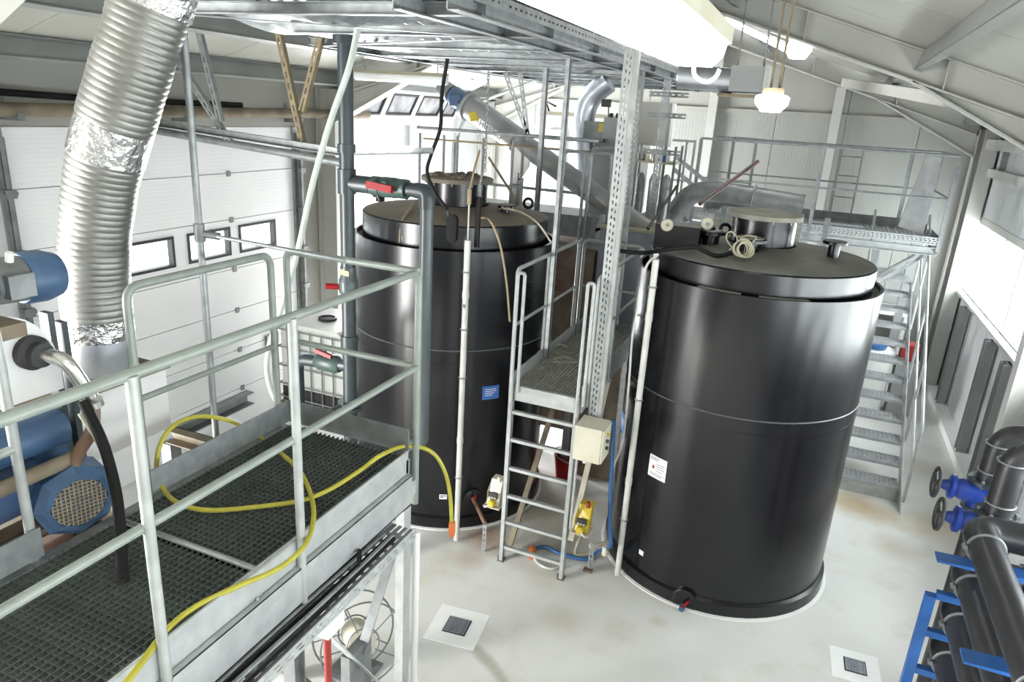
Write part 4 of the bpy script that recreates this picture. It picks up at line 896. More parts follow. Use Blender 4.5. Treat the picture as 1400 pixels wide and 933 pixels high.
# pale hose hanging from the roof to the coupling
T(spline([(-2.716, 4.000, 4.693), (-2.744, 4.000, 4.491), (-2.789, 3.950, 4.192), (-2.903, 3.900, 3.858), (-3.016, 3.850, 3.463), (-3.113, 3.800, 3.023), (-3.255, 3.800, 2.645), (-3.406, 3.800, 2.267), (-3.452, 3.820, 2.025), (-3.440, 3.900, 1.782), (-3.358, 4.000, 1.628), (-3.209, 4.100, 1.610)], 8), .020, 12).build('hanging_hose', 'white_hose', None, True, label='pale green-white hose hanging from the roof past the walkway', cat='hose')
# yellow hose on the walkway
zz = 2.018
T(spline([(-1.897, 1.326, 2.030), (-1.932, 1.425, 2.028), (-1.995, 1.588, 2.018), (-2.000, 1.736, 2.018), (-1.946, 1.909, 2.018), (-1.879, 2.079, 2.018), (-1.885, 2.260, 2.018), (-1.962, 2.428, 2.028), (-2.094, 2.588, 2.040), (-2.292, 2.754, 2.050), (-2.454, 2.820, 2.080), (-2.800, 3.080, 1.957), (-2.900, 3.023, 2.056), (-2.950, 2.878, 2.174), (-2.960, 2.694, 2.259), (-2.950, 2.535, 2.272), (-2.940, 2.433, 2.214), (-2.920, 2.374, 2.100), (-2.820, 2.321, 2.024), (-2.642, 2.254, 2.030), (-2.488, 2.290, 2.018), (-2.321, 2.411, 2.018), (-2.156, 2.571, 2.018), (-2.083, 2.717, 2.028), (-2.029, 2.906, 2.060), (-1.953, 3.021, 2.130), (-1.990, 3.350, 2.030), (-1.889, 3.460, 1.972), (-1.816, 3.500, 1.857), (-1.774, 3.520, 1.678), (-1.749, 3.520, 1.419)], 8), .0125, 10).build('yellow_hose', 'yellow_hose', None, True, label='yellow water hose looped along the walkway and over its end', cat='hose')
q = V((-1.750, 3.520, 1.435))
MB().lathe([(.020, .045), (.022, 0), (.022, -.03), (.018, -.06)], q, 14).build('hose_connector', 'orange', None, True, label='orange and black connector at the hanging end of the yellow hose', cat='connector')
# thin level gauge with orange fittings on the left side of the left tank
lg = thing('sight_gauge', (-4.12, 5.72, 1.0), 'thin sight tube with orange fittings on the left side of the left tank', 'gauge')
gp = V((-3.879, 5.720, 1.662)); gx, gy = gp.x, gp.y
T([(gx, gy, 1.28), (gx, gy, 2.16)], .012, 10).build('tube', 'clear_tube', lg, True)
for z in (1.20, 2.14): MB().lathe([(.03, 0), (.034, .02), (.034, .06), (.026, .09)], (gx, gy, z), 14).build('fitting', 'orange', lg, True)
MB().cyl((gx, gy, 2.22), (gx, gy, 2.42), .02, 10).build('upper_tap', 'galv_dull', lg, True); MB().cyl((gx, gy, .92), (gx, gy, 1.20), .02, 10).build('lower_tap', 'rust_brown', lg, True)
MB().beam((gx + .03, gy - .03, 1.06), (gx + .15, gy - .06, 1.10), .03, .012).build('tap_lever', 'yellow', lg)
for z in (2.3, 1.0): MB().cyl((gx, gy, z), (gx + .18, gy + .13, z), .016, 10).build('tank_nipple', 'galv_dull', lg, True)
# IBC container by the sectional door
ib = thing('ibc_container', (-5.05, 6.72, 0), 'white caged bulk liquid container on a pallet by the sectional doors', 'container')
bx0, bx1, by0, by1 = -5.5, -4.56, 6.28, 7.16
MB().box2((bx0 - .04, by0 - .04, 0), (bx1 + .04, by1 + .04, .36)).build('spill_tray', 'booth_white', ib)
for y in (by0 + .05, (by0 + by1) / 2, by1 - .05): MB().box2((bx0, y - .05, .36), (bx1, y + .05, .45)).build('pallet_skid', 'hoist_wood', ib)
MB().box2((bx0, by0, .45), (bx1, by1, .48)).build('pallet_deck', 'hoist_wood', ib)
MB().prism([(bx0 + .03, by0 + .03, .48), (bx1 - .03, by0 + .03, .48), (bx1 - .03, by0 + .03, 1.40), (bx1 - .12, by0 + .03, 1.47), (bx0 + .12, by0 + .03, 1.47), (bx0 + .03, by0 + .03, 1.40)], (0, by1 - by0 - .06, 0)).build('bottle', 'jerry', ib)
MB().lathe([(.11, 0), (.11, .03), (.09, .035), (.085, .02)], (-5.08, 6.68, 1.47), 24).build('screw_cap', 'dark', ib, True)
MB().box2((bx0 + .028, by0 + .026, .49), (bx1 - .028, by0 + .034, .68)).box2((bx1 - .034, by0 + .03, .49), (bx1 - .026, by1 - .03, .68)).build('dark_liquid', 'dark', ib)
cg = MB()
for z in (.55, .72, .95, 1.18, 1.40): cg.tube([(bx0, by0, z), (bx1, by0, z), (bx1, by1, z), (bx0, by1, z)], .010, 6, closed=True)
for i in range(7):
    xx = bx0 + (bx1 - bx0) * i / 6; yy = by0 + (by1 - by0) * i / 6
    cg.cyl((xx, by0, .48), (xx, by0, 1.41), .009, 6).cyl((xx, by1, .48), (xx, by1, 1.41), .009, 6).cyl((bx0, yy, .48), (bx0, yy, 1.41), .009, 6).cyl((bx1, yy, .48), (bx1, yy, 1.41), .009, 6)
cg.build('cage', 'galv', ib)
# ------------------------------------------------------------------ hoses, ropes, signs on the left tank
T(spline([(-2.901, 5.450, 4.351), (-2.946, 5.450, 4.070), (-2.952, 5.450, 3.809), (-3.030, 5.450, 3.596), (-3.069, 5.450, 3.441), (-2.993, 5.450, 3.282), (-2.863, 5.440, 3.147)], 8), .016, 10).build('black_cable', 'black_rubber', None, True, label='black cable hanging in a curve onto the left tank lid', cat='cable')
fs = thing('float_switch', (-2.86, 5.42, 2.9), 'black rounded float switch resting against the left tank lid', 'switch')
sl = [V((-2.794, 5.400, 2.990)) + V((.05 * math.cos(R_(a)), 0, (.07 if a <= 180 else -.07) + .05 * math.sin(R_(a)))) for a in range(0, 360, 20)]
MB().prism(sl, (0, .04, 0)).build('body', 'black_rubber', fs); MB().cyl((-2.845, 5.420, 3.138), (-2.821, 5.420, 3.066), .016, 10).build('cable_gland', 'dark', fs, True)
for k, (a, b, c, d) in enumerate((((566,280,5.9), (556,292,5.62), (549,303,5.50), (546,332,5.46)), ((561,284,5.85), (553,296,5.6), (551,308,5.5), (550,330,5.46)))):
    T(spline([((-3.457, 5.900, 3.079), (-3.467, 5.850, 3.055))[k], ((-3.368, 5.620, 3.035), (-3.379, 5.600, 3.010))[k], ((-3.330, 5.470, 2.984), (-3.315, 5.470, 2.953))[k], ((-3.339, 5.450, 2.795), (-3.308, 5.450, 2.812))[k]], 6), .009, 8).build('tan_rope', 'rope_tan', None, True, label=('left strand of tan rope tied over the left tank lid edge', 'right strand of tan rope tied over the left tank lid edge')[k], cat='rope', group='tan ropes on the left tank')
T(spline([(-2.623, 5.600, 3.080), (-2.457, 5.420, 3.106), (-2.358, 5.360, 3.016), (-2.287, 5.340, 2.862), (-2.225, 5.340, 2.591), (-2.179, 5.340, 2.279)], 8), .009, 8).build('thin_tube', 'rope_tan', None, True, label='thin yellowish tube hanging down the front of the left tank', cat='tube')
T(spline([(-2.650, 6.200, 3.099), (-2.404, 6.000, 3.112), (-2.142, 5.750, 3.072), (-1.991, 5.700, 2.933)], 8), .008, 8).build('thin_tube', 'rope', None, True, label='thin pale tube crossing the right side of the left tank lid', cat='tube')
ch = MB()
def chain(name, p0, p1, label, n):
    mb = MB(); p0, p1 = V(p0), V(p1); d, s, t = frame_of(p1 - p0); L = (p1 - p0).length / n
    for i in range(n):
        c = p0 + d * (L * (i + .5)); a = s if i % 2 else t
        mb.tube([c + d * (L * .62 * math.cos(w)) + a * (L * .34 * math.sin(w)) for w in [k * math.pi / 4 for k in range(8)]], .005, 5, closed=True)
    return mb.build(name, 'galv', None, True, label=label, cat='chain')
chain('hanging_chain', (-2.741, 5.900, 4.286), (-2.733, 5.900, 3.446), 'steel chain hanging from the roof frame above the left tank', 26)
chain('hanging_chain', (-2.630, 5.620, 3.464), (-2.641, 5.600, 3.304), 'short steel chain hooked on the left tank manhole', 8)
for T_, p, du_, h, lab in ((T1, (-2.380, 5.620, 1.433), .17, .135, 'blue enamel sign with white lines on the left tank beside the ladder'), (T2, (-1.249, 5.950, 1.310), .20, .18, 'blue enamel sign with white lines on the left side of the right tank')):
    o = on_tank(T_, p, du_, h, 'blue_sign', 'blue_sign', lab, 'sign')
    lines_on_tank(T_, p, du_, [(.035, .15, .8), (.015, .15, .85), (-.005, .15, .7), (-.025, .15, .6)], o, 'paper', .006)
# rubble on the left manhole cover
rb = MB()
for i in range(26):
    a, r = random.random() * 6.28, .28 * math.sqrt(random.random()); s = .02 + .03 * random.random()
    rb.lathe([(0, 0), (s, .004), (s * .7, s * .7), (0, s * .9)], (T1[0] + r * math.cos(a), T1[1] + r * math.sin(a), 3.333), 7)
o = rb.build('sludge_crumbs', 'lid_rust', None, label='crumbs of dry brown sludge on the left tank manhole cover', cat='sludge', kind='stuff')
# ------------------------------------------------------------------ black process pipes with blue rack at lower right
PZS = (1.93, 1.68, 1.43, 1.17); PXX = 1.165; YE = 4.12
words_ = ('topmost', 'second from the top', 'third from the top', 'lowest')
for i, z in enumerate(PZS):
    p = thing('process_pipe', (PXX, 2.4, z - .085), 'grey-black elbowed plastic pipe, %s of the stack in the blue rack' % words_[i], 'pipe', 'stacked process pipes')
    T([(PXX, .6, z), (PXX, YE - .12, z)], .082, 28).build('straight_run', 'pe_pipe', p, True)
    T(bend([(PXX, YE - .14, z), (PXX, YE + .08, z), (PXX + .24, YE + .08, z)], .16, 10), .088, 28).build('elbow', 'pe_pipe', p, True)
    T([(PXX + .22, YE + .08, z), (2.36, YE + .08, z)], .082, 28).build('cross_run', 'pe_pipe', p, True)
    for y in (YE - .14 - .0 * i, 2.9 - .06 * i, 1.6):
        c = MB().ring((PXX, y, z), .087, .008, (0, 1, 0), 32, 6).build('clamp', 'galv', p, True)
        MB().cyl((PXX - .10, y, z), (PXX - .10, y - .03, z - .0), .014, 8).build('clamp_bolt', 'galv', c, True)
    MB().ring((PXX + .26, YE + .08, z), .089, .005, (1, 0, 0), 32, 6).build('weld_bead', 'pe_pipe', p, True)
rk = thing('pipe_rack', (1.1, 3.9, 0), 'bright blue painted steel rack carrying the black pipes', 'rack')
for y, ztop in ((4.02, 1.56), (3.2, 1.86)):
    MB().box2((.965, y - .025, 0), (1.015, y + .025, 1.56)).build('upright', 'blue_frame', rk)
    MB().box2((1.48, y - .025, 0), (1.53, y + .025, 2.05)).build('upright', 'blue_frame', rk)
    for z in PZS[1:]: MB().box2((1.016, y - .022, z - .13), (1.479, y + .022, z - .09)).build('arm', 'blue_frame', rk)
    MB().prism([(.96, y - .07, PZS[0] - .125), (1.50, y - .07, PZS[0] - .125), (1.50, y - .07, PZS[0] - .09), (.96, y - .07, PZS[0] - .115)], (0, .10, 0)).build('arm', 'blue_frame', rk)
for z in (.5, .9): MB().box2((.97, 3.2, z - .02), (1.01, 4.02, z + .02)).build('tie_bar', 'blue_frame', rk)
for j, (x, y, zt, lab) in enumerate(((1.42, 5.2, 2.14, 'black riser pipe with blue gate valve farther from the viewer'), (1.38, 4.72, 2.22, 'black riser pipe with blue gate valve nearer the viewer'))):
    r = thing('riser_pipe', (x, y, 0), lab, 'pipe')
    T(bend([(x, y, 1.80), (x, y, zt + .02), (2.36, y, zt + .02)], .14, 8), .075, 26).build('elbow_run', 'pe_pipe', r, True)
    T([(x, y, 0), (x, y, 1.62)], .072, 22).build('lower_run', 'pe_pipe', r, True)
    for z in (1.82, zt - .12): MB().ring((x, y, z + .06), .079, .006, (0, 0, 1), 28, 6).build('clamp', 'galv', r, True)
    for z in (1.80, 1.60): MB().lathe([(.12, -.014), (.12, .014)], (x, y, z), 28).build('flange', 'pvc_dark', r, True)
    vb = MB().lathe([(.10, 0), (.075, .04), (.075, .13), (.10, .17)], (x, y, 1.615), 24).build('valve_body', 'blue_valve', r, True)
    MB().lathe([(.085, 0), (.075, .12), (.06, .16), (.085, .165), (.085, .19), (.045, .20), (.03, .24)], (x - .02, y, 1.70), 20, (-1, 0, .06)).build('valve_bonnet', 'blue_valve', vb, True)
    MB().cyl((x - .22, y, 1.712), (x - .30, y, 1.717), .011, 10).build('valve_stem', 'galv_dull', vb, True)
    wc = (x - .295, y, 1.717); wh = MB().ring(wc, .10, .012, (-1, 0, .06), 28, 8)
    for a in range(3): wh.tube([wc, (wc[0], wc[1] + .1 * math.cos(a * 2.094 + .5), wc[2] + .1 * math.sin(a * 2.094 + .5))], .008, 6)
    wh.ball(wc, .022).build('handwheel', 'dark', vb, True)
    for a in range(6): MB().cyl((x + .1 * math.cos(a * 1.047), y + .1 * math.sin(a * 1.047), 1.775), (x + .1 * math.cos(a * 1.047), y + .1 * math.sin(a * 1.047), 1.83), .01, 6).build('flange_bolt', 'galv', vb)
# ------------------------------------------------------------------ galvanised roof frame with sagging sheets over the tanks
rf = thing('roof_frame', (-2.8, 7.5, 0), 'galvanised slotted-channel frame under the roof carrying sagging ribbed sheets', 'frame')
FZ_ = 4.43
for x, w, h in ((-4.02, .06, .06), (-1.86, .05, .08), (-1.58, .06, .08)):
    MB().channel((x, 3.0 if x > -3 else 5.2, FZ_), (x, 11.5, FZ_), w, h, .005).build('long_beam', 'galv', rf)
slotted_plate(MB(), (-1.72, 3.0, FZ_ + .06), (-1.72, 11.5, FZ_ + .06), .08, .004, (1, 0, .6), .07, .022, 2, .012).build('slotted_angle', 'galv', rf)
slotted_plate(MB(), (-1.55, 3.0, FZ_ + .05), (-1.55, 11.5, FZ_ + .05), .06, .004, (1, 0, 0), .07, .03, 1, .012).build('slotted_angle', 'galv_dull', rf)
ys = [3.28, 4.22, 5.18, 6.1, 7.05, 8.0, 8.95, 9.9, 10.85, 11.45]
for i, y in enumerate(ys):
    MB().channel((-4.05 if y > 5 else -3.45, y, FZ_ - .0), (-1.56, y, FZ_ - .0), .045, .06, .004).build('cross_beam', 'galv', rf)
for i in range(9):
    y0, y1 = ys[i] + .03, ys[i + 1] - .03; xa, xb = (-3.42 if y1 < 5.1 else -3.98), -1.92
    # ribbed sheet sagging between two cross beams
    nx, ny = 30, 5; vs = []
    for k in range(2):
        for b in range(ny + 1):
            for a in range(nx + 1):
                v = b / ny; vs.append((xa + (xb - xa) * a / nx, y0 + (y1 - y0) * v, FZ_ + .055 - .05 * math.sin(math.pi * v) + (.012 if a % 2 else -.012) - .003 * k + .02 * math.sin(a * .35 + i)))
    W = nx + 1; fs = [(b * W + a, b * W + a + 1, (b + 1) * W + a + 1, (b + 1) * W + a) for b in range(ny) for a in range(nx)]; off = W * (ny + 1)
    fs += [tuple(off + q for q in reversed(f)) for f in fs]
    MB().add(vs, fs).build('ribbed_sheet', 'galv', rf)
for a, b in (((-3.42, 3.3), (-1.86, 4.2)), ((-1.86, 4.2), (-3.98, 5.2)), ((-3.98, 6.1), (-1.86, 7.05))): MB().beam((*a, FZ_ - .035), (*b, FZ_ - .035), .04, .005).build('diagonal', 'galv', rf)
for y0, y1 in ((3.6, 4.3), (5.1, 5.6), (6.6, 7.2)):
    MB().beam((-1.60, y0, FZ_ + .05), (-1.60, y1, roof_z(-1.6) - .02), .04, .02).build('roof_strut', 'galv_dull', rf)
    MB().beam((-1.60, y0, FZ_ + .05), (-1.62, y0 - .05, roof_z(-1.6) - .02), .04, .03).build('roof_strut', 'galv', rf)
for a, b in (((-3.336, 7.600, 4.376), (-3.014, 7.600, 3.726)), ((-3.153, 7.600, 4.367), (-3.011, 7.600, 3.687))): slotted_plate(MB(), a, b, .05, .004, (0, 1, 0), .08, .045, 1, .014).build('slotted_hanger', 'galv', rf)
def post(x, y, z0, z1, w, dpt, mat, nm='post'):
    mb = MB(); slotted_plate(mb, (x, y - w / 2, z0), (x, y - w / 2, z1), dpt, .004, (0, 1, 0), .055, .026, 2, .011)
    mb.box2((x + dpt / 2 - .004, y - w / 2, z0), (x + dpt / 2, y + w / 2, z1)); mb.box2((x - dpt / 2, y - w / 2, z0), (x - dpt / 2 + .004, y + w / 2, z1))
    return mb.build(nm, mat, rf)
MB().box2((-1.335, 5.33, 1.48), (-1.305, 5.38, 4.46)).build('post_flange', 'rail_light', rf)
post(-1.376, 5.36, 1.48, 4.46, .05, .078, 'galv_light', 'slotted_post')
post(-1.69, 7.05, 1.9, 4.40, .06, .075, 'galv_dull', 'slotted_post')
post(-1.62, 8.0, 1.8, 4.40, .06, .075, 'galv', 'slotted_post')
MB().channel((-2.06, 6.02, 1.77), (-2.06, 6.02, 4.42), .04, .05, .005, (0, 1, 0)).build('post', 'galv', rf)
q = (-2.777, 7.400, 3.438); MB().channel((q[0], 7.4, 2.3), (q[0], 7.4, 4.42), .05, .05, .005, (0, 1, 0)).build('post', 'galv', rf)
for z in (4.22, 4.02, 3.66): slotted_plate(MB(), (-1.69, 7.5, z), (-1.3, 7.52, z), .05, .004, (0, 1, 0), .06, .03, 1, .012).build('slotted_angle', 'galv_dull', rf)
# V hangers and the pipe they carry
hp = thing('hung_pipe', (-4.8, 5.1, 3.5), 'grey pipe and tray hung on rusty slotted struts in front of the doors', 'pipe')
T([(-6.05, 5.12, 3.62), (-3.72, 5.12, 3.48)], .035, 14).build('pipe', 'galv_dull', hp, True)
MB().channel((-6.05, 5.05, 3.70), (-3.6, 5.05, 3.57), .06, .06, .004).build('tray', 'galv', hp)
MB().lathe([(.042, 0), (.042, .04)], (-3.73, 5.12, 3.48), 16, (1, 0, -.06)).build('end_cap', 'galv_dull', hp, True)
for a, b, m_ in (((-4.320, 5.100, 4.508), (-4.105, 5.100, 3.605), 'hoist_wood'), ((-3.887, 5.100, 4.460), (-4.101, 5.100, 3.874), 'hoist_wood'), ((-5.211, 5.100, 4.600), (-5.003, 5.100, 3.731), 'galv'), ((-5.443, 5.100, 4.220), (-4.916, 5.100, 3.566), 'galv')):
    slotted_plate(MB(), a, b, .055, .004, (0, 1, 0), .09, .05, 1, .014).beam(a, b, .004, .04, (0, 1, 0), (.027, .02)).build('hanger_strut', m_, hp)
a, b = V((-3.092, 5.000, 3.829)), V((-2.977, 5.000, 3.693)); MB().box2((a.x, 4.99, b.z - .02), (b.x, 5.0, a.z)).build('end_plate', 'galv', hp)
MB().channel((-3.62, 5.05, 3.57), (-2.808, 5.050, 3.648), .05, .05, .004).build('tray', 'galv', hp)
sh = thing('door_shaft', (-5.9, 6, 3.7), 'dusty brown spring shaft above the closed sectional door', 'shaft')
T([(-5.92, 3.5, 3.76), (-5.92, 8.8, 3.80)], .055, 16).build('shaft', 'brown_dirty', sh, True)
for y in (3.9, 5.6, 7.3): MB().box2((-6.095, y - .03, 3.68), (-5.86, y + .03, 3.74)).box2((-6.095, y - .03, 3.68), (-6.09, y + .03, 3.9)).build('bracket', 'galv_dull', sh)
T([(-5.95, 3.5, 3.9), (-5.95, 4.5, 3.87), (-5.95, 6.4, 3.86)], .03, 10).build('black_sleeve', 'black_rubber', sh, True)
# fluorescent lamp above the second door
fl = thing('tube_lamp', (-4.4, 7.2, 4.2), 'unlit white tube lamp with a dusty olive top near the raised door', 'lamp')
a, b = V((-4.926, 7.100, 4.249)), V((-3.781, 7.100, 4.240)); T([a, b], .05, 14).build('diffuser', 'frosted', fl, True); MB().beam(a + V((0, 0, .05)), b + V((0, 0, .05)), .09, .035).build('housing', 'booth_top', fl)
for t in (.1, .9): q = a.lerp(b, t); MB().cyl(q + V((0, 0, .06)), (q.x, q.y, roof_z(q.x) - .005), .006, 6).build('hanger', 'galv', fl)
# ------------------------------------------------------------------ screw conveyor and its hopper
sc = thing('screw_conveyor', (-3.0, 7.8, 2.8), 'long inclined grey screw conveyor with a blue motor at its upper end', 'conveyor')
a, b = V((-3.886, 8.000, 3.958)), V((-1.580, 7.620, 2.826)); ad = (b - a).normalized()
MB().lathe([(.118, 0), (.118, (b - a).length)], a, 32, ad).build('tube', 'screw_grey', sc, True)
MB().lathe([(.142, -.06), (.142, .70), (.118, .72)], a, 32, ad).build('upper_casing', 'screw_grey', sc, True)
MB().lathe([(.175, -.10), (.175, -.06)], a, 32, ad).build('end_flange', 'screw_grey', sc, True)
mg = MB().lathe([(.15, -.16), (.16, -.10)], a, 8, ad).lathe([(.10, -.36), (.115, -.34), (.115, -.16)], a, 20, ad).build('gear_motor', 'blue_motor', sc, True)
MB().lathe([(.09, -.56), (.105, -.54), (.105, -.38)], a, 20, ad).build('fan_cowl', 'galv_dull', mg, True)
MB().box(tuple(a - ad * .25 + V((.02, -.12, -.02))), (.14, .06, .12)).build('terminal_box', 'blue_motor', mg)
d, s, t = frame_of(ad); front = V((0, -1, 0)); front = (front - ad * front.dot(ad)).normalized()
dn = ad.cross(front); dn = dn if dn.z < 0 else -dn
yl = a + ad * .12 + front * .143 + dn * .03
MB().prism([yl - ad * .07, yl + dn * .08, yl + ad * .09, yl - dn * .06], front * .006).build('warning_label', 'yellow', sc)
tl = a + ad * .52 + front * .10 + dn * .115
lb = (front * .93 + dn * .37).normalized()
cc = a + ad * .38 + lb * .143; yy = lb.cross(ad); yy = yy if yy.z > 0 else -yy
MB().hexa([tuple(cc + ad * u_ + yy * v_ + lb * w_) for w_ in (-.02, .003) for u_, v_ in ((-.17, -.045), (.17, -.045), (.17, .045), (-.17, .045))]).build('name_plate', 'paper', sc)
text_on('lettering', 'HUBER', .10, cc + lb * .005, ad, yy, 'ink', sc)
q = V((-3.175, 7.800, 3.592)); MB().prism([(q.x - .11, 7.78, q.z + .02), (q.x + .13, 7.78, q.z - .12), (q.x + .12, 7.78, q.z - .22), (q.x + .02, 7.78, q.z - .38), (q.x - .08, 7.78, q.z - .38), (q.x - .11, 7.78, q.z - .2)], (0, .02, 0)).box2((q.x - .08, 7.76, 2.2), (q.x + .0, 7.82, q.z - .3)).box2((q.x + .0, 7.78, 2.2), (q.x + .03, 7.88, q.z - .36)).build('support_leg', 'screw_grey', sc)
ho = thing('conveyor_hopper', (-1.75, 7.6, 0), 'blue-grey steel hopper at the lower end of the screw conveyor', 'hopper')
MB().box2((-2.03, 7.38, 1.2), (-1.42, 8.0, 2.84)).build('body', 'hopper', ho); MB().box2((-2.06, 7.35, 2.84), (-1.39, 8.03, 2.87)).build('rim', 'booth_top', ho)
MB().prism([(-2.03, 7.38, 1.2), (-1.42, 7.38, 1.2), (-1.58, 7.38, .6), (-1.87, 7.38, .6)], (0, .62, 0)).build('cone', 'hopper', ho)
for x in (-2.0, -1.45):
    for y in (7.42, 7.96): MB().box2((x - .03, y - .03, 0), (x + .03, y + .03, 1.2)).build('leg', 'hopper', ho)
rc = thing('sludge_container', (-2.45, 7.9, 0), 'rust-streaked container with a red-brown upper band behind the left tank', 'container')
MB().box2((-2.85, 7.5, .35), (-2.09, 8.6, 2.05)).build('body', 'brown_dirty', rc); MB().box2((-2.88, 7.47, 2.05), (-2.09, 8.63, 2.55)).build('upper_band', 'rust_brown', rc)
for x in (-2.78, -2.16):
    for y in (7.56, 8.54): MB().box2((x - .04, y - .04, 0), (x + .04, y + .04, .35)).build('foot', 'dark', rc)
# ------------------------------------------------------------------ rear walkway behind the left tank
rw = thing('rear_walkway', (-3.4, 8.2, 0), 'raised rear walkway with tube railings behind the left tank', 'platform')
MB().box2((-4.4, 7.66, 2.74), (-2.16, 9.2, 2.78)).build('deck', 'galv_dull', rw)
MB().box2((-4.4, 7.64, 2.66), (-2.16, 7.66, 2.90)).build('kick_plate', 'galv', rw); MB().box2((-2.18, 7.66, 2.66), (-2.16, 9.2, 2.90)).build('kick_plate', 'galv_light', rw)
T([(-4.42, 7.6, 3.72), (-2.2, 7.6, 3.72)], .022, 10).build('hand_rail', 'galv', rw, True)
T([(-4.35, 7.62, 3.60), (-2.2, 7.62, 3.60)], .012, 8).build('mid_rail', 'rope_tan', rw, True); T([(-4.35, 7.62, 3.15), (-2.2, 7.62, 3.15)], .016, 8).build('mid_rail', 'galv', rw, True)
for q in ((-4.395, 7.620, 3.423), (-4.073, 7.620, 3.859), (-3.897, 7.620, 3.461), (-3.564, 7.620, 3.405), (-3.196, 7.620, 3.394)): T([(q[0], 7.62, 2.78), (q[0], 7.62, 3.66)], .017, 8).build('rail_post', 'galv', rw, True)
for x, y in ((-4.3, 7.75), (-2.25, 7.3 + .45), (-4.3, 9.1), (-2.25, 9.1)): MB().box2((x - .03, y - .03, 0), (x + .03, y + .03, 2.74)).build('leg', 'galv', rw)
T(bend([(-2.35, 7.9, 2.78), (-2.35, 7.9, 3.62), (-2.3, 8.9, 3.62), (-2.3, 8.9, 2.78)], .08), .02, 8).build('end_rail', 'galv', rw, True)
T(spline([(-2.9, 7.8, 2.81), (-2.6, 7.86, 2.80), (-2.3, 7.78, 2.80), (-2.25, 7.95, 2.80), (-2.55, 8.0, 2.80), (-2.95, 7.92, 2.80)], 8), .014, 8).build('yellow_hose', 'yellow_hose', None, True, label='yellow hose coiled on the rear walkway behind the left tank', cat='hose')
# a bent tan pole leaning near the manhole
a, b = (-3.162, 6.900, 3.503), (-2.858, 6.900, 3.136); MB().cyl(a, b, .013, 8).build('leaning_rod', 'rope_tan', None, True, label='thin tan rod leaning behind the left tank manhole', cat='rod')
# ------------------------------------------------------------------ silver exhaust duct, booth, cabinets
dv = thing('steel_duct', (-2.75, 9.0, 2.6), 'smooth silver round duct bending towards the roof by the white booth', 'duct')
T(spline([(-2.731, 9.000, 3.092), (-2.775, 9.000, 3.458), (-2.814, 9.000, 3.771), (-2.810, 9.000, 4.036), (-2.731, 9.000, 4.214), (-2.550, 9.000, 4.376)], 8), .135, 28).build('tube', 'galv_duct', dv, True)
MB().ring((-2.796, 9.000, 3.682), .138, .012, (0, 0, 1), 28, 6).build('band', 'galv_dull', dv, True)
a = V((-2.796, 9.000, 3.682)); MB().cyl(a, a + V((.5, .1, 0)), .015, 8).build('bracket', 'galv_dull', dv)
bo = thing('white_booth', (-3.1, 10.2, 0), 'white panelled machine booth with a dusty olive roof at the back', 'booth')
MB().box2((-3.72, 9.9, 0), (-2.42, 11.2, 3.94)).build('body', 'booth_white', bo); MB().box2((-3.76, 9.86, 3.94), (-2.38, 11.24, 3.99)).build('roof', 'booth_top', bo)
MB().box2((-3.62, 9.88, 2.7), (-3.35, 9.9, 3.75)).build('door_panel', 'white_panel', bo); MB().box2((-3.2, 9.88, 2.7), (-2.75, 9.9, 3.7)).build('door_panel', 'white_panel', bo)
T([(-3.65, 9.95, 3.99), (-3.7, 9.95, 4.12), (-3.55, 9.95, 4.06)], .015, 6).build('hook', 'dark', bo)
ec = thing('electrical_cabinet', (-2.1, 8.9, 2.9), 'light grey electrical cabinet with a yellow warning label near the slotted post', 'cabinet')
q0, q1 = (-2.507, 8.800, 3.963), (-2.231, 8.800, 3.707)
MB().box2((q0[0], 8.8, q1[2]), (q1[0], 9.1, q0[2])).build('housing', 'steel_grey', ec); q2, q3 = (-2.600, 8.790, 3.803), (-2.531, 8.790, 3.859); MB().box2((q0[0] - .26, 8.84, q1[2] - .05), (q0[0], 9.1, q0[2] - .06)).build('side_box', 'galv_dull', ec)
MB().box2((q2[0] + .03, 8.825, q2[2] - .02), (q3[0] + .05, 8.84, q3[2] + .03)).build('warning_label', 'yellow', ec)
for dx in (.06, .14, .2): MB().cyl((q0[0] + dx, 8.9, q0[2]), (q0[0] + dx, 8.9, q0[2] + .05), .025, 10).build('cable_gland', 'dark', ec)
MB().box2((q0[0] - .12, 8.9, 2.6), (q1[0], 9.05, q1[2])).build('lower_cabinet', 'steel_grey', ec)
q = V((-2.496, 8.800, 4.125)); wk = thing('work_lamp', tuple(q), 'small dark work lamp on a stalk above the electrical cabinet', 'lamp'); MB().box(tuple(q), (.10, .08, .09)).build('head', 'dark', wk); MB().cyl(tuple(q + V((.02, .04, -.04))), (q.x + .03, 8.85, q0[2] - .01), .008, 6).build('stalk', 'dark', wk)
# manifold with bottles and steel cylinders between the posts
sh_ = thing('sample_rack', (-1.65, 8.4, 2.8), 'small rack of bottles and fittings between the slotted posts', 'rack')
MB().box2((-1.96, 8.2, 3.5), (-1.48, 8.6, 3.52)).build('shelf', 'booth_top', sh_); MB().box2((-1.96, 8.2, 2.7), (-1.48, 8.6, 2.72)).build('shelf', 'galv_dull', sh_)
for x in (-1.96, -1.48):
    for y in (8.2, 8.6): MB().box2((x - .012, y - .012, 0), (x + .012, y + .012, 3.70)).build('upright', 'galv_dull', sh_)
for i in range(7): MB().lathe([(.025, 0), (.025, .09), (.01, .12), (.01, .14)], (-1.92 + .058 * i, 8.28 + .04 * (i % 2), 3.52), 10).build('sample_bottle', ('stainless', 'galv_dull', 'cream', 'stainless', 'galv', 'blue_hose', 'galv_light')[i], None, True, label=('steel', 'dark grey', 'cream', 'polished', 'grey', 'blue', 'pale grey')[i] + ' sample bottle on the small rack between the posts' + (', leftmost' if i == 0 else ''), cat='bottle', group='sample bottles on the rack')
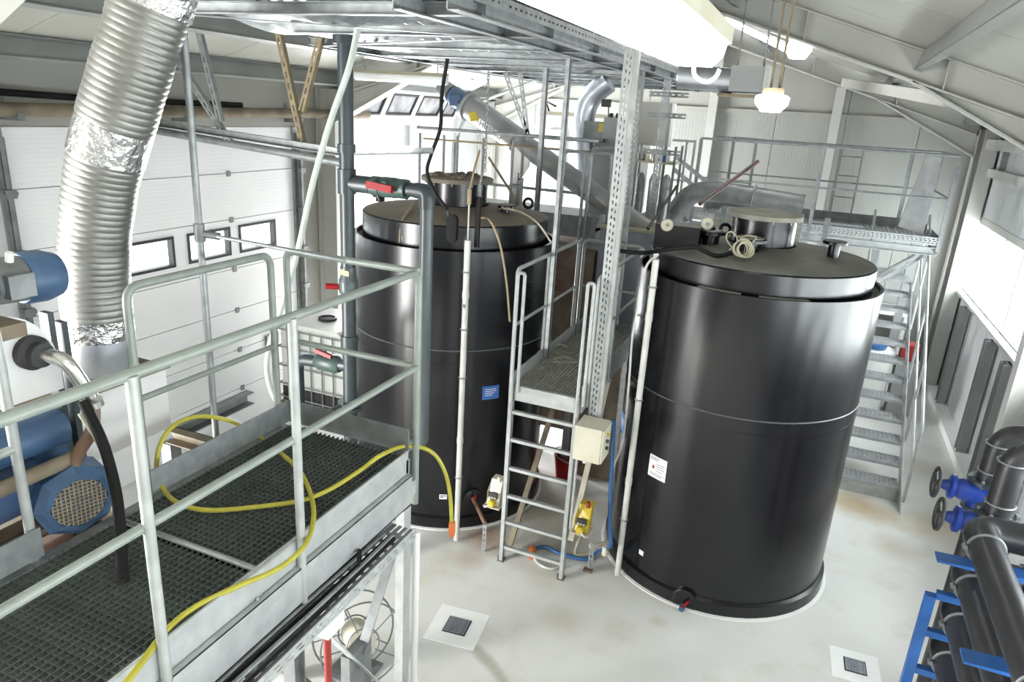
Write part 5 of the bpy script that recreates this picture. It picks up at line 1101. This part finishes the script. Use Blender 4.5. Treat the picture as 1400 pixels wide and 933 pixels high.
for i, x in enumerate((-1.87, -1.72, -1.57)): MB().lathe([(.05, 0), (.05, .58), (.035, .64), (.02, .66)], (x, 8.35, 2.72), 16).build('steel_cylinder', ('galv_dull', 'stainless', 'galv')[i], None, True, label=('dull dark grey', 'bright polished', 'light grey')[i] + ' upright cylinder in the small rack between the posts', cat='cylinder', group='cylinders in the rack')
q = (-1.617, 9.500, 3.846); MB().beam((-1.785, 10.000, 3.499), (-1.141, 10.000, 3.072), .04, .05).beam((-1.793, 10.000, 3.333), (-1.327, 10.000, 3.024), .04, .05).build('stair_rail', 'galv', None, label='pair of sloping grey stair rails behind the slotted posts', cat='rail')
st2 = thing('side_railing', (-2.0, 10.6, 2.6), 'short grey railing behind the slotted posts by the end wall', 'railing')
for q in ((-1.771, 10.600, 3.579), (-1.658, 10.600, 3.588)): T([(q[0], 10.6, 2.62), (q[0], 10.6, 3.72)], .016, 8).build('post', 'galv', st2, True)
for z in (3.7, 3.15): T([(-2.15, 10.6, z), (-1.66, 10.6, z)], .016, 8).build('rail', 'galv_light', st2, True)
MB().box2((-2.3, 10.5, 2.58), (-1.6, 12.2, 2.62)).build('deck', 'galv_dull', st2)
for x in (-2.25, -1.65): MB().box2((x - .03, 10.55, 0), (x + .03, 10.61, 2.58)).build('leg', 'galv', st2)
# the big grey pipe crossing behind the right tank
bp_ = thing('grey_pipe', (-.6, 8.6, 2.6), 'thick dull grey pipe crossing behind the right tank', 'pipe')
T(bend([(-1.603, 8.500, 2.692), (-1.300, 8.500, 3.204), (-0.973, 8.500, 3.235), (-0.070, 8.500, 3.172)], .25, 8), .115, 24).build('pipe', 'galv_dull', bp_, True)
MB().ring((-0.610, 8.500, 3.222), .119, .01, (1, 0, -.1), 24, 6).build('joint', 'galv', bp_, True)
for x in (-.9, .2): MB().box2((x - .03, 8.47, 0), (x + .03, 8.53, 3.06)).build('support', 'galv', bp_)
MB().box2((-1.05, 8.9, 2.1), (-.05, 9.7, 2.95)).build('grey_cabinet', 'hopper', None, label='blue-grey slatted cabinet behind the right tank lid', cat='cabinet')
for i in range(5): MB().box2((-1.04, 8.885, 2.62 + .06 * i), (-.06, 8.9, 2.66 + .06 * i)).build('cabinet_slat', 'booth_top', bpy.data.objects['grey_cabinet'])
MB().box2((-1.05, 8.92, 0), (-.05, 9.7, 2.1)).build('cabinet_base', 'hopper', bpy.data.objects['grey_cabinet'])
MB().cyl((-1.001, 7.200, 3.215), (-0.601, 8.200, 3.611), .020, 10).build('pry_bar', 'rod_red', None, True, label='long dark red rod leaning against the far railing', cat='rod')
MB().cyl((-1.522, 7.400, 2.885), (-1.457, 8.400, 3.255), .016, 8).build('thin_rod', 'dark', None, True, label='thin dark rod leaning by the hopper rim', cat='rod')
# cables and rope on the right tank
T(spline([(-1.405, 5.750, 2.924), (-1.175, 5.650, 2.952), (-0.966, 5.600, 3.016), (-0.769, 5.580, 3.061), (-0.702, 5.600, 3.038), (-0.604, 5.660, 3.001), (-0.506, 5.740, 3.024), (-0.440, 5.850, 3.062)], 8), .018, 10).build('black_hose', 'black_rubber', None, True, label='black hose lying across the edge of the right tank lid', cat='hose')
T(spline([(-1.037, 5.550, 2.974), (-1.104, 5.500, 2.891), (-1.131, 5.480, 2.713), (-1.140, 5.480, 2.481), (-1.156, 5.500, 2.256), (-1.141, 5.500, 1.905), (-1.143, 5.550, 1.344), (-1.213, 5.600, 1.018)], 8), .010, 8).build('grey_cable', 'clear_tube', None, True, label='pale cable curving down the left edge of the right tank', cat='cable')
rc_ = thing('rope_coil', (-0.406, 5.750, 3.012), 'coil of cream rope hooked on a flange of the right tank lid', 'rope')
for k in range(5):
    c = V((-0.422, 5.720, 3.067)) + V((.012 * (k - 2), -.01 * k, .006 * (k % 3))); MB().ring(c, .055 + .006 * (k % 3), .007, (.2 + .15 * (k - 2), -1, .15 * k), 22, 6).build('coil_turn', 'rope', rc_, True)
T(spline([(-0.495, 5.750, 3.053), (-0.557, 5.780, 3.110), (-0.567, 5.800, 3.158), (-0.536, 5.800, 3.179), (-0.498, 5.790, 3.156), (-0.478, 5.770, 3.110), (-0.503, 5.750, 3.069), (-0.525, 5.730, 3.046)], 6), .006, 6).build('loose_loop', 'rope', rc_, True)
T(spline([(-0.471, 5.900, 3.121), (-0.419, 5.900, 3.151), (-0.351, 5.900, 3.142), (-0.375, 5.860, 3.104)], 6), .006, 6).build('loose_loop', 'rope', rc_, True)
# ------------------------------------------------------------------ lamps that give light
lm = thing('ceiling_lamp', (-.34, 1.4, 4.13), 'large glowing tube luminaire close overhead', 'lamp')
MB().prism([(-.405, 2.0, 4.155), (-.385, 2.0, 4.13), (-.295, 2.0, 4.13), (-.272, 2.0, 4.155), (-.265, 2.0, 4.185), (-.405, 2.0, 4.185)], (0, -1.3, 0)).build('diffuser', 'tube_glow', lm)
MB().box2((-.41, .70, 4.187), (-.255, 2.01, 4.225)).build('housing', 'cream', lm)
T(spline([(-0.346, 2.020, 4.130), (-0.340, 2.020, 4.110), (-0.323, 2.020, 4.098), (-0.304, 2.020, 4.095), (-0.286, 2.020, 4.107), (-0.278, 2.020, 4.127)], 6), .0055, 8).build('cable_loop', 'cream', lm, True)
for y in (.9, 1.8): MB().cyl((-.33, y, 4.225), (-.33, y, roof_z(-.33) - .0), .006, 6).build('hanger', 'galv', lm)
def point(name, loc, power, r=.06):
    l = bpy.data.lights.new(name, 'POINT'); l.energy = power; l.shadow_soft_size = r; l.color = (1, .98, .98); o = bpy.data.objects.new(name, l); col.objects.link(o); o.location = loc
bl = thing('pendant_lamp', (-0.342, 5.000, 4.143), 'glowing bulkhead lamp hanging on two rods by the right roof slope', 'lamp')
q = V((-0.340, 5.000, 4.130)); MB().lathe([(.0, -.06), (.06, -.058), (.10, -.01), (.105, .03), (.08, .045)], q, 20).build('glass', 'bulkhead_glow', bl, True)
MB().box((q.x, q.y, q.z + .065), (.12, .10, .04)).build('housing', 'hoist_wood', bl)
for dx in (-.02, .03): MB().cyl((q.x + dx, q.y, q.z + .08), (q.x + dx, q.y, roof_z(q.x) - .0), .008, 8).build('rod', 'hoist_wood', bl)
q = V((-0.389, 8.350, 4.739)); b2 = thing('bulkhead_lamp', tuple(q), 'small glowing bulkhead lamp under the far roof slope', 'lamp'); MB().lathe([(.0, -.09), (.08, -.085), (.13, 0), (.10, .08)], q, 16).build('glass', 'bulkhead_glow', b2, True); MB().cyl(q + V((0, 0, .07)), (q.x, q.y, roof_z(q.x)), .04, 10).build('mount', 'galv', b2)
a, b = V((-1.197, 8.600, 5.051)), V((-0.470, 8.600, 4.738)); tl_ = thing('strip_lamp', tuple(a), 'long glowing strip lamp fixed along the far roof slope', 'lamp'); MB().beam(a, b, .12, .05).build('diffuser', 'tube_glow', tl_); MB().beam(a + V((0, 0, .045)), b + V((0, 0, .045)), .14, .03).build('housing', 'steel_white', tl_)
# fan unit with ribbed hose hung by the right roof slope
fu = thing('fan_unit', (-.85, 7.0, 4.25), 'grey box fan with a ribbed silver hose under the right roof slope', 'fan')
a, b = V((-1.323, 7.000, 4.370)), V((-0.828, 7.000, 4.345)); pts = [a.lerp(b, i / 30) for i in range(31)]; T(pts, [.105 + (.006 if i % 2 else 0) for i in range(31)], 22).build('ribbed_hose', 'galv_duct', fu, True)
q0, q1 = (-0.845, 6.900, 4.490), (-0.561, 6.900, 4.254); MB().box2((q0[0], 6.85, q1[2]), (q1[0], 7.2, q0[2] - .02)).build('housing', 'steel_grey', fu); MB().box2((q1[0] + .0, 6.84, q1[2] - .02), (q1[0] + .035, 7.21, q0[2] - .01)).build('outlet_frame', 'steel_white', fu)
MB().box2((q0[0] - .1, 6.9, q1[2] - .04), (q1[0], 7.15, q1[2] - .02)).build('shelf', 'hoist_wood', fu)
for x in (q0[0] + .03, q1[0] - .03): MB().cyl((x, 7.0, q0[2] - .02), (x, 7.0, roof_z(x)), .008, 6).build('hanger', 'galv', fu)

a, b = (-2.069, 8.700, 4.160), (-1.670, 8.700, 3.672)
bd = thing('panel_board', (a[0], 8.7, b[2]), 'flat beige-grey board framed by slotted rails between the two slotted posts', 'board')
MB().box2((a[0], 8.7, b[2]), (b[0], 8.73, a[2])).build('board', 'wall_grey', bd); MB().box2((b[0], 8.68, b[2]), (b[0] + .035, 8.74, a[2])).build('white_edge', 'white_panel', bd)
for x in (a[0] + .03, b[0] - .03): MB().box2((x - .015, 8.735, 0), (x + .015, 8.76, a[2])).build('upright', 'galv_dull', bd)
MB().box2((-2.0, 7.16, 0), (-1.56, 7.19, 1.56)).build('plywood_board', 'brown_dirty', None, label='brown board standing under the far end of the narrow walkway', cat='board')
lk = thing('spare_rails', (-2.25, 7.45, 2.8), 'two looped grey handrail hoops on the rear walkway edge', 'handrail')
for x in (-2.42, -2.12): T(bend([(x - .12, 7.5, 2.62), (x - .12, 7.5, 3.60), (x + .12, 7.5, 3.60), (x + .12, 7.5, 2.62)], .06), .018, 8).build('hoop', 'galv', lk, True)
MB().box2((-2.56, 7.47, 2.58), (-1.98, 7.53, 2.62)).build('foot_bar', 'galv', lk)
